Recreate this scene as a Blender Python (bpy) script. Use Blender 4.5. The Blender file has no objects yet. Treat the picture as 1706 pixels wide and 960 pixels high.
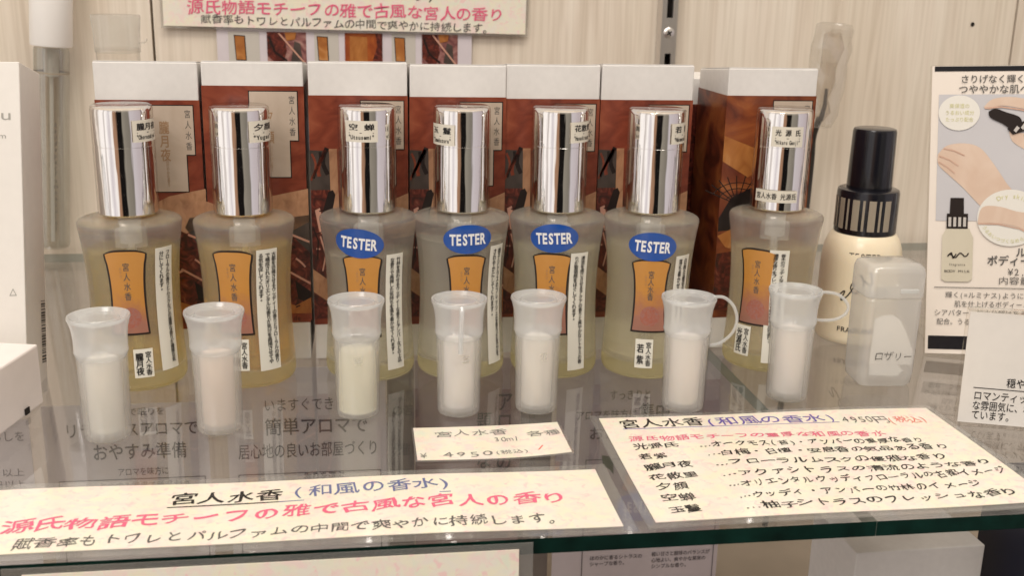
import bpy, bmesh, math, random
from mathutils import Vector, Matrix
R = math.radians
S = bpy.context.scene
C = S.collection
PI = math.pi

# ------------------------------------------------------------------ camera
cam_d = bpy.data.cameras.new('camera')
cam = bpy.data.objects.new('camera', cam_d); C.objects.link(cam)
# rows: image right, image down, viewing direction
cx = Vector((0.99025015, -0.13788539, 0.0198056))
cy = Vector((-0.01783144, -0.2664804, -0.96367538))
cz = Vector((0.13815456, 0.95392652, -0.26634096))
M = Matrix((( cx.x, -cy.x, -cz.x, 0.0),
            ( cx.y, -cy.y, -cz.y, 0.0),
            ( cx.z, -cy.z, -cz.z, 0.155),
            ( 0, 0, 0, 1)))
cam.matrix_world = M
cam_d.sensor_width = 36.0
cam_d.lens = 1802.0/1706.0*36.0
cam_d.clip_start = 0.01; cam_d.clip_end = 50
cam_d.dof.use_dof = True; cam_d.dof.focus_distance = 0.41; cam_d.dof.aperture_fstop = 24
S.camera = cam

# ------------------------------------------------------------------ render settings
S.view_settings.view_transform = 'Standard'; S.view_settings.look = 'None'
S.view_settings.exposure = 0.06; S.view_settings.gamma = 1.0
cy_ = S.cycles
cy_.max_bounces = 24; cy_.transmission_bounces = 20; cy_.transparent_max_bounces = 24
cy_.diffuse_bounces = 5; cy_.glossy_bounces = 8
cy_.sample_clamp_indirect = 14.0
cy_.use_denoising = True

# ------------------------------------------------------------------ world: the lit shop around the shelf
W = bpy.data.worlds.new('World'); S.world = W; W.use_nodes = True
nt = W.node_tree; nt.nodes.clear()
def N(t, ty, **kw):
    n = t.nodes.new(ty)
    for k, v in kw.items(): setattr(n, k, v)
    return n
def ramp(t, stops, interp='LINEAR'):
    n = N(t, 'ShaderNodeValToRGB'); e = n.color_ramp; e.interpolation = interp
    while len(e.elements) < len(stops): e.elements.new(0.5)
    for el, (p, c) in zip(e.elements, stops):
        el.position = p
        el.color = (c[0], c[1], c[2], 1) if len(c) == 3 else c
    return n
tc = N(nt, 'ShaderNodeTexCoord'); sx = N(nt, 'ShaderNodeSeparateXYZ')
nt.links.new(tc.outputs['Generated'], sx.inputs[0])
ng = N(nt, 'ShaderNodeMath', operation='MULTIPLY'); ng.inputs[1].default_value = -1.0
nt.links.new(sx.outputs['Y'], ng.inputs[0])
at = N(nt, 'ShaderNodeMath', operation='ARCTAN2')          # 0 = straight out of the shelf into the shop, + = to the right
nt.links.new(sx.outputs['X'], at.inputs[0]); nt.links.new(ng.outputs[0], at.inputs[1])
mr = N(nt, 'ShaderNodeMapRange'); mr.inputs[1].default_value = -PI; mr.inputs[2].default_value = PI
nt.links.new(at.outputs[0], mr.inputs[0])
def az(d): return (d+180)/360
L_ = (0.95, 0.90, 0.93)
rp = ramp(nt, [(0.0, (.30,.25,.20)), (az(-150), (.30,.25,.20)), (az(-125), (.75,.66,.56)), (az(-112), (.42,.36,.32)),
               (az(-104), (1.2,1.1,1.0)), (az(-94), (.62,.52,.45)), (az(-86), (1.3,1.22,1.15)), (az(-70), (1.35,1.27,1.22)), (az(-63), (.70,.61,.57)), (az(-54), (1.4,1.33,1.28)),
               (az(-40), (.85,.77,.79)), (az(-33), (1.25,1.18,1.15)), (az(-27), (1.2,1.1,1.02)), (az(-24), (.50,.28,.17)), (az(-14), (.42,.24,.15)), (az(-9.5), (.012,.01,.009)),
               (az(8), (.012,.01,.009)), (az(11), (.36,.32,.26)), (az(36), (.26,.23,.19)), (az(42), (.75,.68,.70)),
               (az(84), (.62,.52,.53)), (az(92), (.22,.17,.13)), (az(98), (1.5,1.4,1.35)), (az(108), (1.3,1.2,1.1)), (az(114), (.22,.15,.11)), (1.0, (.3,.25,.2))])
nt.links.new(mr.outputs[0], rp.inputs[0])
# the ceiling is bright and warm, the floor dim
el = N(nt, 'ShaderNodeMapRange'); el.inputs[1].default_value = 0.25; el.inputs[2].default_value = 0.45
nt.links.new(sx.outputs['Z'], el.inputs[0])
mx1 = N(nt, 'ShaderNodeMix', data_type='RGBA'); nt.links.new(el.outputs[0], mx1.inputs[0])
nt.links.new(rp.outputs[0], mx1.inputs[6]); mx1.inputs[7].default_value = (.72, .62, .50, 1)
fl = N(nt, 'ShaderNodeMapRange'); fl.inputs[1].default_value = -0.35; fl.inputs[2].default_value = -0.6
nt.links.new(sx.outputs['Z'], fl.inputs[0])
mx2 = N(nt, 'ShaderNodeMix', data_type='RGBA'); nt.links.new(fl.outputs[0], mx2.inputs[0])
nt.links.new(mx1.outputs[2], mx2.inputs[6]); mx2.inputs[7].default_value = (.52, .44, .37, 1)
bg = N(nt, 'ShaderNodeBackground'); bg.inputs[1].default_value = 0.8
nt.links.new(mx2.outputs[2], bg.inputs[0])
wo = N(nt, 'ShaderNodeOutputWorld'); nt.links.new(bg.outputs[0], wo.inputs[0])

# ------------------------------------------------------------------ shop lamps
def area(name, loc, target, sx_, sy_, power, col):
    d = bpy.data.lights.new(name, 'AREA'); d.shape = 'RECTANGLE'; d.size = sx_; d.size_y = sy_
    d.energy = power; d.color = col
    o = bpy.data.objects.new(name, d); C.objects.link(o); o.location = loc
    o.rotation_euler = (Vector(target)-Vector(loc)).to_track_quat('-Z', 'Y').to_euler()
    return o
area('ceiling_lamp', (0.15, 0.02, 1.15), (0.03, .42, 0.03), 0.9, 0.4, 6.4, (1.0, .935, .85))
for k, (x, y) in enumerate(((-.38, -.12), (.06, -.22), (.46, -.10))):
    area('downlight', (x, y, 1.25), (.02, .42, .03), .09, .09, 1.25, (1.0, .91, .80))
area('aisle_lamp', (-0.5, -0.55, 0.95), (0.0, .42, 0.05), 0.5, 0.5, 6.3, (1.0, .95, .90))

# ------------------------------------------------------------------ materials
def newmat(name):
    m = bpy.data.materials.new(name); m.use_nodes = True
    t = m.node_tree; b = t.nodes['Principled BSDF']
    return m, t, b
def pm(name, col, rough=0.5, metal=0.0, spec=0.5, coat=0.0, sss=0.0, noise=0.0, nscale=60, bump=0.0, trans=0.0, ior=1.45):
    m, t, b = newmat(name)
    b.inputs['Base Color'].default_value = (*col, 1); b.inputs['Roughness'].default_value = rough
    b.inputs['Metallic'].default_value = metal; b.inputs['Specular IOR Level'].default_value = spec
    b.inputs['Coat Weight'].default_value = coat; b.inputs['Coat Roughness'].default_value = .08
    b.inputs['Transmission Weight'].default_value = trans; b.inputs['IOR'].default_value = ior
    if sss:
        b.inputs['Subsurface Weight'].default_value = sss; b.inputs['Subsurface Radius'].default_value = (.004, .003, .002); b.inputs['Subsurface Scale'].default_value = 1
    if noise or bump:
        c = N(t, 'ShaderNodeTexCoord'); n = N(t, 'ShaderNodeTexNoise'); n.inputs['Scale'].default_value = nscale; n.inputs['Detail'].default_value = 5
        t.links.new(c.outputs['Object'], n.inputs['Vector'])
        if noise:
            r = ramp(t, [(.3, tuple(x*(1-noise) for x in col)), (.7, tuple(min(1, x*(1+noise)) for x in col))])
            t.links.new(n.outputs['Fac'], r.inputs[0]); t.links.new(r.outputs[0], b.inputs['Base Color'])
        if bump:
            bp = N(t, 'ShaderNodeBump'); bp.inputs['Strength'].default_value = bump; bp.inputs['Distance'].default_value = .0005
            t.links.new(n.outputs['Fac'], bp.inputs['Height']); t.links.new(bp.outputs[0], b.inputs['Normal'])
    return m
def clear_mat(name, tint=(.97,.98,.97), rough=.04, ior=1.45, extra=0.0, haze=0.0, hazecol=(.9,.9,.88)):
    """thin clear sheet: lets straight light through, reflects by Fresnel"""
    m = bpy.data.materials.new(name); m.use_nodes = True; t = m.node_tree; t.nodes.clear()
    tr = N(t, 'ShaderNodeBsdfTransparent'); tr.inputs[0].default_value = (*tint, 1)
    gl = N(t, 'ShaderNodeBsdfGlossy'); gl.inputs['Roughness'].default_value = rough
    fr = N(t, 'ShaderNodeFresnel'); ge = N(t, 'ShaderNodeNewGeometry')
    im = N(t, 'ShaderNodeMapRange'); im.inputs[3].default_value = ior; im.inputs[4].default_value = 1/ior   # same reflectance from both sides of the thin sheet
    t.links.new(ge.outputs['Backfacing'], im.inputs[0]); t.links.new(im.outputs[0], fr.inputs[0])
    ad = N(t, 'ShaderNodeMath', operation='ADD'); ad.inputs[1].default_value = extra; ad.use_clamp = True
    t.links.new(fr.outputs[0], ad.inputs[0])
    mx = N(t, 'ShaderNodeMixShader'); t.links.new(ad.outputs[0], mx.inputs[0])
    base = tr
    if haze:
        df = N(t, 'ShaderNodeBsdfDiffuse'); df.inputs[0].default_value = (*hazecol, 1)
        tl = N(t, 'ShaderNodeBsdfTranslucent'); tl.inputs[0].default_value = (*hazecol, 1)
        dm = N(t, 'ShaderNodeMixShader'); dm.inputs[0].default_value = .5
        t.links.new(df.outputs[0], dm.inputs[1]); t.links.new(tl.outputs[0], dm.inputs[2])
        hm = N(t, 'ShaderNodeMixShader'); hm.inputs[0].default_value = haze
        t.links.new(tr.outputs[0], hm.inputs[1]); t.links.new(dm.outputs[0], hm.inputs[2]); base = hm
    t.links.new(base.outputs[0], mx.inputs[1]); t.links.new(gl.outputs[0], mx.inputs[2])
    o = N(t, 'ShaderNodeOutputMaterial'); t.links.new(mx.outputs[0], o.inputs[0])
    return m
def hazy_glass(name, ior, rough, tint, milk, milkcol, trans, absorb=None, straight=0.0, scol=(1,1,1)):
    """glass whose surface also scatters a little light (acid-frosted glass, tinted perfume)"""
    m = bpy.data.materials.new(name); m.use_nodes = True; t = m.node_tree; t.nodes.clear()
    g = N(t, 'ShaderNodeBsdfGlass'); g.inputs['Color'].default_value = (*tint, 1); g.inputs['Roughness'].default_value = rough; g.inputs['IOR'].default_value = ior
    out = g
    if straight:
        tr = N(t, 'ShaderNodeBsdfTransparent'); tr.inputs[0].default_value = (*scol, 1)
        sm = N(t, 'ShaderNodeMixShader'); sm.inputs[0].default_value = straight
        t.links.new(out.outputs[0], sm.inputs[1]); t.links.new(tr.outputs[0], sm.inputs[2]); out = sm
    if milk:
        df = N(t, 'ShaderNodeBsdfDiffuse'); df.inputs[0].default_value = (*milkcol, 1)
        tl = N(t, 'ShaderNodeBsdfTranslucent'); tl.inputs[0].default_value = (*milkcol, 1)
        dm = N(t, 'ShaderNodeMixShader'); dm.inputs[0].default_value = trans
        t.links.new(df.outputs[0], dm.inputs[1]); t.links.new(tl.outputs[0], dm.inputs[2])
        mx = N(t, 'ShaderNodeMixShader'); mx.inputs[0].default_value = milk
        t.links.new(out.outputs[0], mx.inputs[1]); t.links.new(dm.outputs[0], mx.inputs[2]); out = mx
    o = N(t, 'ShaderNodeOutputMaterial'); t.links.new(out.outputs[0], o.inputs['Surface'])
    if absorb:
        v = N(t, 'ShaderNodeVolumeAbsorption'); v.inputs['Color'].default_value = (*absorb[0], 1); v.inputs['Density'].default_value = absorb[1]
        t.links.new(v.outputs[0], o.inputs['Volume'])
    return m
def paper_mat(name, base, spots, scale=120, rough=.28):
    """hand-made paper: pale ground with soft pink, green and yellow flecks"""
    m, t, b = newmat(name)
    c = N(t, 'ShaderNodeTexCoord')
    prev = base; out = None
    for k, (col, sc, lo, hi) in enumerate(spots):
        mp = N(t, 'ShaderNodeMapping'); mp.inputs['Location'].default_value = (k*3.7, k*1.9, k*.7)
        t.links.new(c.outputs['Object'], mp.inputs[0])
        n = N(t, 'ShaderNodeTexNoise'); n.inputs['Scale'].default_value = sc*scale; n.inputs['Detail'].default_value = 3; n.inputs['Distortion'].default_value = .6
        t.links.new(mp.outputs[0], n.inputs['Vector'])
        r = N(t, 'ShaderNodeMapRange'); r.inputs[1].default_value = lo; r.inputs[2].default_value = hi
        t.links.new(n.outputs['Fac'], r.inputs[0])
        mx = N(t, 'ShaderNodeMix', data_type='RGBA'); t.links.new(r.outputs[0], mx.inputs[0])
        if out is None: mx.inputs[6].default_value = (*base, 1)
        else: t.links.new(out, mx.inputs[6])
        mx.inputs[7].default_value = (*col, 1); out = mx.outputs[2]
    t.links.new(out, b.inputs['Base Color']); b.inputs['Roughness'].default_value = rough
    b.inputs['Specular IOR Level'].default_value = .5
    return m
def art_mat(name, stops, scale=(60,60,60), rough=.32, dist=1.5, detail=6):
    """printed picture: painterly mottling between a few inks"""
    m, t, b = newmat(name)
    c = N(t, 'ShaderNodeTexCoord'); mp = N(t, 'ShaderNodeMapping'); mp.inputs['Scale'].default_value = scale
    n = N(t, 'ShaderNodeTexNoise'); n.inputs['Scale'].default_value = 1.0; n.inputs['Detail'].default_value = detail; n.inputs['Distortion'].default_value = dist
    t.links.new(c.outputs['Object'], mp.inputs[0]); t.links.new(mp.outputs[0], n.inputs['Vector'])
    r = ramp(t, stops); t.links.new(n.outputs['Fac'], r.inputs[0]); t.links.new(r.outputs[0], b.inputs['Base Color'])
    b.inputs['Roughness'].default_value = rough
    return m
def zgrad_mat(name, stops, z0, z1, mott=.25, rough=.35):
    m, t, b = newmat(name)
    c = N(t, 'ShaderNodeTexCoord'); s = N(t, 'ShaderNodeSeparateXYZ'); t.links.new(c.outputs['Object'], s.inputs[0])
    n = N(t, 'ShaderNodeTexNoise'); n.inputs['Scale'].default_value = 260; n.inputs['Detail'].default_value = 5; t.links.new(c.outputs['Object'], n.inputs['Vector'])
    mr_ = N(t, 'ShaderNodeMapRange'); mr_.inputs[1].default_value = z0; mr_.inputs[2].default_value = z1; mr_.clamp = False
    t.links.new(s.outputs['Z'], mr_.inputs[0])
    ma = N(t, 'ShaderNodeMath', operation='MULTIPLY_ADD'); ma.inputs[1].default_value = mott; t.links.new(n.outputs['Fac'], ma.inputs[0])
    sb = N(t, 'ShaderNodeMath', operation='SUBTRACT'); sb.inputs[1].default_value = mott*.5
    t.links.new(mr_.outputs[0], ma.inputs[2]); t.links.new(ma.outputs[0], sb.inputs[0])
    r = ramp(t, stops); t.links.new(sb.outputs[0], r.inputs[0]); t.links.new(r.outputs[0], b.inputs['Base Color'])
    b.inputs['Roughness'].default_value = rough
    return m

def wall_mat():
    m, t, b = newmat('pale_wood_laminate')
    c = N(t, 'ShaderNodeTexCoord')
    def layer(scale, det, dist):
        mp = N(t, 'ShaderNodeMapping'); mp.inputs['Scale'].default_value = scale; t.links.new(c.outputs['Object'], mp.inputs[0])
        n = N(t, 'ShaderNodeTexNoise'); n.inputs['Scale'].default_value = 1; n.inputs['Detail'].default_value = det; n.inputs['Distortion'].default_value = dist
        t.links.new(mp.outputs[0], n.inputs['Vector']); return n
    n1 = layer((90, 1, 6), 5, .8); n2 = layer((500, 1, 14), 3, .2); n3 = layer((14, 1, 5), 2, .3)
    r1 = ramp(t, [(.28, (.66,.575,.48)), (.45, (.76,.68,.585)), (.62, (.79,.72,.625))])
    t.links.new(n1.outputs['Fac'], r1.inputs[0])
    r2 = ramp(t, [(.35, (.90,.89,.87)), (.6, (1,1,1))]); t.links.new(n2.outputs['Fac'], r2.inputs[0])
    r3 = ramp(t, [(.3, (.90,.88,.84)), (.7, (1,1,1))]); t.links.new(n3.outputs['Fac'], r3.inputs[0])
    a = N(t, 'ShaderNodeMix', data_type='RGBA', blend_type='MULTIPLY'); a.inputs[0].default_value = 1
    t.links.new(r1.outputs[0], a.inputs[6]); t.links.new(r2.outputs[0], a.inputs[7])
    a2 = N(t, 'ShaderNodeMix', data_type='RGBA', blend_type='MULTIPLY'); a2.inputs[0].default_value = 1
    t.links.new(a.outputs[2], a2.inputs[6]); t.links.new(r3.outputs[0], a2.inputs[7])
    t.links.new(a2.outputs[2], b.inputs['Base Color']); b.inputs['Roughness'].default_value = .45
    bp = N(t, 'ShaderNodeBump'); bp.inputs['Strength'].default_value = .25; bp.inputs['Distance'].default_value = .0004
    t.links.new(n1.outputs['Fac'], bp.inputs['Height']); t.links.new(bp.outputs[0], b.inputs['Normal'])
    return m

M_wall = wall_mat()
M_gap = pm('dark_gap', (.015,.012,.01), .9)
M_card = pm('white_card', (.68,.66,.64), .55, noise=.03, nscale=300)
M_plain = pm('white_gloss_board', (.72,.69,.65), .4, noise=.02, nscale=200)
M_black = pm('black_ink', (.012,.011,.011), .4)
M_grey = pm('grey_ink', (.10,.095,.09), .5)
M_pink = pm('pink_ink', (.72,.13,.23), .4)
M_red = pm('red_ink', (.75,.16,.13), .4)
M_blue = pm('blue_ink', (.13,.15,.30), .4)
M_purple = pm('purple_ink', (.14,.10,.36), .4)
M_gold = pm('gold_brown_ink', (.36,.22,.12), .45)
M_pencil = pm('pencil_grey_ink', (.34,.33,.30), .6)
def chrome_mat():
    m, t, b = newmat('polished_chrome'); b.inputs['Base Color'].default_value = (.93,.91,.90,1); b.inputs['Metallic'].default_value = 1
    c = N(t, 'ShaderNodeTexCoord'); oi = N(t, 'ShaderNodeObjectInfo')
    ad = N(t, 'ShaderNodeVectorMath', operation='ADD'); t.links.new(c.outputs['Object'], ad.inputs[0]); t.links.new(oi.outputs['Location'], ad.inputs[1])
    mp = N(t, 'ShaderNodeMapping'); mp.inputs['Scale'].default_value = (260,260,36); t.links.new(ad.outputs[0], mp.inputs[0])
    n = N(t, 'ShaderNodeTexNoise'); n.inputs['Scale'].default_value = 1; n.inputs['Detail'].default_value = 2; t.links.new(mp.outputs[0], n.inputs['Vector'])
    bp = N(t, 'ShaderNodeBump'); bp.inputs['Strength'].default_value = .5; bp.inputs['Distance'].default_value = .00028
    t.links.new(n.outputs['Fac'], bp.inputs['Height']); t.links.new(bp.outputs[0], b.inputs['Normal'])
    n2 = N(t, 'ShaderNodeTexNoise'); n2.inputs['Scale'].default_value = 420; n2.inputs['Detail'].default_value = 4; t.links.new(ad.outputs[0], n2.inputs['Vector'])
    mr2 = N(t, 'ShaderNodeMapRange'); mr2.inputs[1].default_value = .45; mr2.inputs[2].default_value = .75; mr2.inputs[3].default_value = .02; mr2.inputs[4].default_value = .14
    t.links.new(n2.outputs['Fac'], mr2.inputs[0]); t.links.new(mr2.outputs[0], b.inputs['Roughness'])
    return m
M_chrome = chrome_mat()
M_clear = clear_mat('clear_plastic', (.975,.97,.96), .03, 1.35)
M_clearglass = clear_mat('clear_glass', (.90,.90,.88), .02, 1.55, .05)
M_frost = hazy_glass('frosted_glass', 1.42, .17, (.985,.985,.97), .17, (.96,.93,.86), .5, None, .36)
M_baseglow = hazy_glass('thick_glass_base_painted_glow', 1.45, .10, (.99,.965,.82), .20, (.97,.92,.66), .55, None, .35, (.99,.965,.80))  # clear base glass; the liquid's yellow glow is painted into its colour
M_inner = hazy_glass('inner_glass_surface', 1.42, .0, (1,1,1), 0, None, 0, None, .80)
M_pe = clear_mat('milky_polythene', (.97,.97,.96), .18, 1.4, 0.03, .27, (.96,.96,.95))
M_pecap = clear_mat('milky_polythene_stopper', (.96,.97,.975), .16, 1.4, 0.05, .44, (.93,.95,.96))
M_tube = clear_mat('dip_tube_plastic', (.95,.95,.94), .2, 1.3, 0.0, .75, (.95,.95,.95))
M_sticker = pm('cream_sticker', (.68,.64,.55), .45)
M_strip = pm('white_sticker', (.74,.72,.64), .45)
M_tester = pm('blue_tester_sticker', (.008,.075,.36), .3, coat=.4, noise=.06, nscale=300, bump=.08)
M_white = pm('white_print', (.85,.86,.88), .4)
M_lam = clear_mat('laminate_film', (.93,.93,.92), .06, 1.45, 0.03, .14, (.85,.84,.82))
M_washi = paper_mat('washi_paper', (.775,.735,.65), [((.80,.755,.60), .8, .40, .60), ((.82,.67,.62), 1.3, .48, .68), ((.73,.75,.62), 1.1, .55, .72), ((.82,.60,.57), 2.3, .58, .70)], 150, .16)
M_darkgreen = pm('green_glass_edge', (.002,.016,.012), .3, spec=.12, noise=.5, nscale=90)
M_shelfglass = clear_mat('shelf_glass', (.94,.94,.945), .012, 1.5, .06, .05, (.80,.80,.82))
def smears(m, lo, hi, mix_hi):
    t = m.node_tree; c = N(t, 'ShaderNodeTexCoord'); mp = N(t, 'ShaderNodeMapping'); mp.inputs['Scale'].default_value = (38, 16, 10); mp.inputs['Rotation'].default_value = (0, 0, .5)
    n = N(t, 'ShaderNodeTexNoise'); n.inputs['Scale'].default_value = 1; n.inputs['Detail'].default_value = 7; n.inputs['Distortion'].default_value = 1.2
    t.links.new(c.outputs['Object'], mp.inputs[0]); t.links.new(mp.outputs[0], n.inputs['Vector'])
    r = N(t, 'ShaderNodeMapRange'); r.inputs[1].default_value = .48; r.inputs[2].default_value = .72; r.inputs[3].default_value = lo; r.inputs[4].default_value = hi
    t.links.new(n.outputs['Fac'], r.inputs[0])
    for g in [x for x in t.nodes if x.type == 'BSDF_GLOSSY']: t.links.new(r.outputs[0], g.inputs['Roughness'])
    r2 = N(t, 'ShaderNodeMapRange'); r2.inputs[1].default_value = .50; r2.inputs[2].default_value = .75; r2.inputs[3].default_value = .02; r2.inputs[4].default_value = mix_hi
    t.links.new(n.outputs['Fac'], r2.inputs[0])
    hz = [x for x in t.nodes if x.type == 'MIX_SHADER' and x.inputs[1].links and x.inputs[1].links[0].from_node.type == 'BSDF_TRANSPARENT'][0]
    t.links.new(r2.outputs[0], hz.inputs[0])
smears(M_shelfglass, .008, .06, .075)
M_blackplastic = pm('black_gloss_plastic', (.008,.008,.012), .22, coat=.3)
M_cream = pm('cream_lotion_plastic', (.82,.715,.53), .30, sss=.15, coat=.2)
M_steel = pm('standard_steel', (.66,.63,.60), .3, metal=.85)
M_silver = pm('silver_grey_print', (.33,.28,.215), .45)

# ------------------------------------------------------------------ object helpers
def tag(o, label=None, cat=None, group=None, kind=None):
    if label: o['label'] = label
    if cat: o['category'] = cat
    if group: o['group'] = group
    if kind: o['kind'] = kind
    return o
def thing(name, label, cat, loc=(0,0,0), rot=(0,0,0), group=None):
    o = bpy.data.objects.new(name, None); C.objects.link(o)
    o.empty_display_size = .01
    o.location = loc; o.rotation_euler = rot
    return tag(o, label, cat, group)
def obj(name, bm, mats, parent=None, smooth=False, angle=None):
    me = bpy.data.meshes.new(name)
    bmesh.ops.recalc_face_normals(bm, faces=bm.faces) if not bm.get('keep') else None
    bm_ = bm['bm'] if isinstance(bm, dict) else bm
    bm_.to_mesh(me); bm_.free()
    for m in (mats if isinstance(mats, (list, tuple)) else [mats]): me.materials.append(m)
    if smooth:
        for p in me.polygons: p.use_smooth = True
    o = bpy.data.objects.new(name, me); C.objects.link(o)
    if parent: o.parent = parent
    return o
def mk(name, bm, mats, parent=None, smooth=False, recalc=True):
    if recalc: bmesh.ops.recalc_face_normals(bm, faces=bm.faces)
    me = bpy.data.meshes.new(name); bm.to_mesh(me); bm.free()
    for m in (mats if isinstance(mats, (list, tuple)) else [mats]): me.materials.append(m)
    if smooth:
        for p in me.polygons: p.use_smooth = True
        try: me.set_sharp_from_angle(angle=R(38))
        except Exception: pass
    o = bpy.data.objects.new(name, me); C.objects.link(o)
    if parent: o.parent = parent
    return o
def box(bm, x0, x1, y0, y1, z0, z1, mat=0, bevel=0.0, seg=2):
    vs = [bm.verts.new(p) for p in ((x0,y0,z0),(x1,y0,z0),(x1,y1,z0),(x0,y1,z0),(x0,y0,z1),(x1,y0,z1),(x1,y1,z1),(x0,y1,z1))]
    fs = [bm.faces.new([vs[i] for i in q]) for q in ((0,3,2,1),(4,5,6,7),(0,1,5,4),(1,2,6,5),(2,3,7,6),(3,0,4,7))]
    for f in fs: f.material_index = mat
    if bevel:
        es = list({e for f in fs for e in f.edges})
        r = bmesh.ops.bevel(bm, geom=es, offset=bevel, segments=seg, profile=.5, affect='EDGES')
        for f in r['faces']: f.material_index = mat
    return vs
def lathe(bm, prof, n=56, mat=0, closed=False, a0=0.0):
    """prof: list of (r, z); r == 0 collapses to a point"""
    rings = []
    for r, z in prof:
        if r <= 1e-7: rings.append([bm.verts.new((0,0,z))])
        else: rings.append([bm.verts.new((r*math.sin(a0+2*PI*k/n), -r*math.cos(a0+2*PI*k/n), z)) for k in range(n)])
    pairs = list(zip(rings, rings[1:]))
    if closed: pairs.append((rings[-1], rings[0]))
    for a, b in pairs:
        for k in range(n):
            q = (k+1) % n
            if len(a) == 1 and len(b) == 1: continue
            if len(a) == 1: f = bm.faces.new((a[0], b[q], b[k]))
            elif len(b) == 1: f = bm.faces.new((a[k], a[q], b[0]))
            else: f = bm.faces.new((a[k], a[q], b[q], b[k]))
            f.material_index = mat
def smoothprof(pts, sub=4):
    """Catmull-Rom through the profile points"""
    out = []
    for i in range(len(pts)-1):
        p0 = pts[max(i-1,0)]; p1 = pts[i]; p2 = pts[i+1]; p3 = pts[min(i+2,len(pts)-1)]
        for s in range(sub):
            t = s/sub
            out.append(tuple(.5*((2*b)+(-a+c)*t+(2*a-5*b+4*c-d)*t*t+(-a+3*b-3*c+d)*t**3) for a,b,c,d in zip(p0,p1,p2,p3)))
    out.append(pts[-1]); return out
def tube(bm, pts, r, n=10, mat=0):
    pts = [Vector(p) for p in pts]; rings = []
    for i, p in enumerate(pts):
        d = (pts[min(i+1,len(pts)-1)]-pts[max(i-1,0)]).normalized()
        u = d.orthogonal().normalized() if i == 0 else (u - d*u.dot(d)).normalized()
        v = d.cross(u); rr = r[i] if isinstance(r, (list, tuple)) else r
        rings.append([bm.verts.new(p+u*rr*math.cos(2*PI*k/n)+v*rr*math.sin(2*PI*k/n)) for k in range(n)])
    for a, b in zip(rings, rings[1:]):
        for k in range(n):
            f = bm.faces.new((a[k], a[(k+1)%n], b[(k+1)%n], b[k])); f.material_index = mat
    for ring in (rings[0], rings[-1]): bm.faces.new(ring).material_index = mat
def ident(h=0.0):                       # sheet lying flat: (x, y) -> (x, y, h)
    return lambda x, y: (x, y, h)
def upright(y=0.0):                     # sheet standing: (x, y) -> (x, Y, z)
    return lambda x, z: (x, y, z)
def poly(bm, pts, mp, mat=0):
    f = bm.faces.new([bm.verts.new(mp(*p)) for p in pts]); f.material_index = mat; return f
def grid(bm, fL, fR, z0, z1, mp, rows=8, cols=8, mat=0):
    g = []
    for i in range(rows+1):
        t = i/rows; z = z0+(z1-z0)*t; a, b = fL(t), fR(t)
        g.append([bm.verts.new(mp(a+(b-a)*j/cols, z)) for j in range(cols+1)])
    for i in range(rows):
        for j in range(cols):
            bm.faces.new((g[i][j], g[i][j+1], g[i+1][j+1], g[i+1][j])).material_index = mat
def disc(bm, cx_, cz_, a, b, mp, mat=0, rings=4, n=40, rot=0.0):
    ca, sa = math.cos(rot), math.sin(rot)
    prev = [bm.verts.new(mp(cx_, cz_))]
    for r in range(1, rings+1):
        ring = []
        for k in range(n):
            x, z = a*r/rings*math.cos(2*PI*k/n), b*r/rings*math.sin(2*PI*k/n)
            ring.append(bm.verts.new(mp(cx_+x*ca-z*sa, cz_+x*sa+z*ca)))
        for k in range(n):
            q = (k+1) % n
            f = bm.faces.new((prev[0], ring[k], ring[q])) if len(prev) == 1 else bm.faces.new((prev[k], ring[k], ring[q], prev[q]))
            f.material_index = mat
        prev = ring
def line(bm, pts, w, mp, mat=0):
    for (x0,y0),(x1,y1) in zip(pts, pts[1:]):
        d = math.hypot(x1-x0, y1-y0); nx, ny = -(y1-y0)/d*w/2, (x1-x0)/d*w/2
        poly(bm, [(x0+nx,y0+ny),(x0-nx,y0-ny),(x1-nx,y1-ny),(x1+nx,y1+ny)], mp, mat)

# ------------------------------------------------------------------ lettering
GL = {}
def load_glyphs(chars):
    dg = bpy.context.evaluated_depsgraph_get(); tmp = []
    for ch, wgt in chars:
        if ch == ' ': continue
        cu = bpy.data.curves.new('g', 'FONT'); cu.body = ch; cu.size = 1.0; cu.resolution_u = 3; cu.offset = wgt
        o = bpy.data.objects.new('g', cu); C.objects.link(o); tmp.append((ch, wgt, o, cu))
    bpy.context.view_layer.update(); dg = bpy.context.evaluated_depsgraph_get()
    for ch, wgt, o, cu in tmp:
        me = bpy.data.meshes.new_from_object(o.evaluated_get(dg))
        GL[(ch, wgt)] = ([(v.co.x, v.co.y) for v in me.vertices], [tuple(p.vertices) for p in me.polygons])
        bpy.data.meshes.remove(me)
    for ch, wgt, o, cu in tmp:
        bpy.data.objects.remove(o); bpy.data.curves.remove(cu)
RNG = random.Random(7)
NOSPIN = set('ー…―〜')
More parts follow.
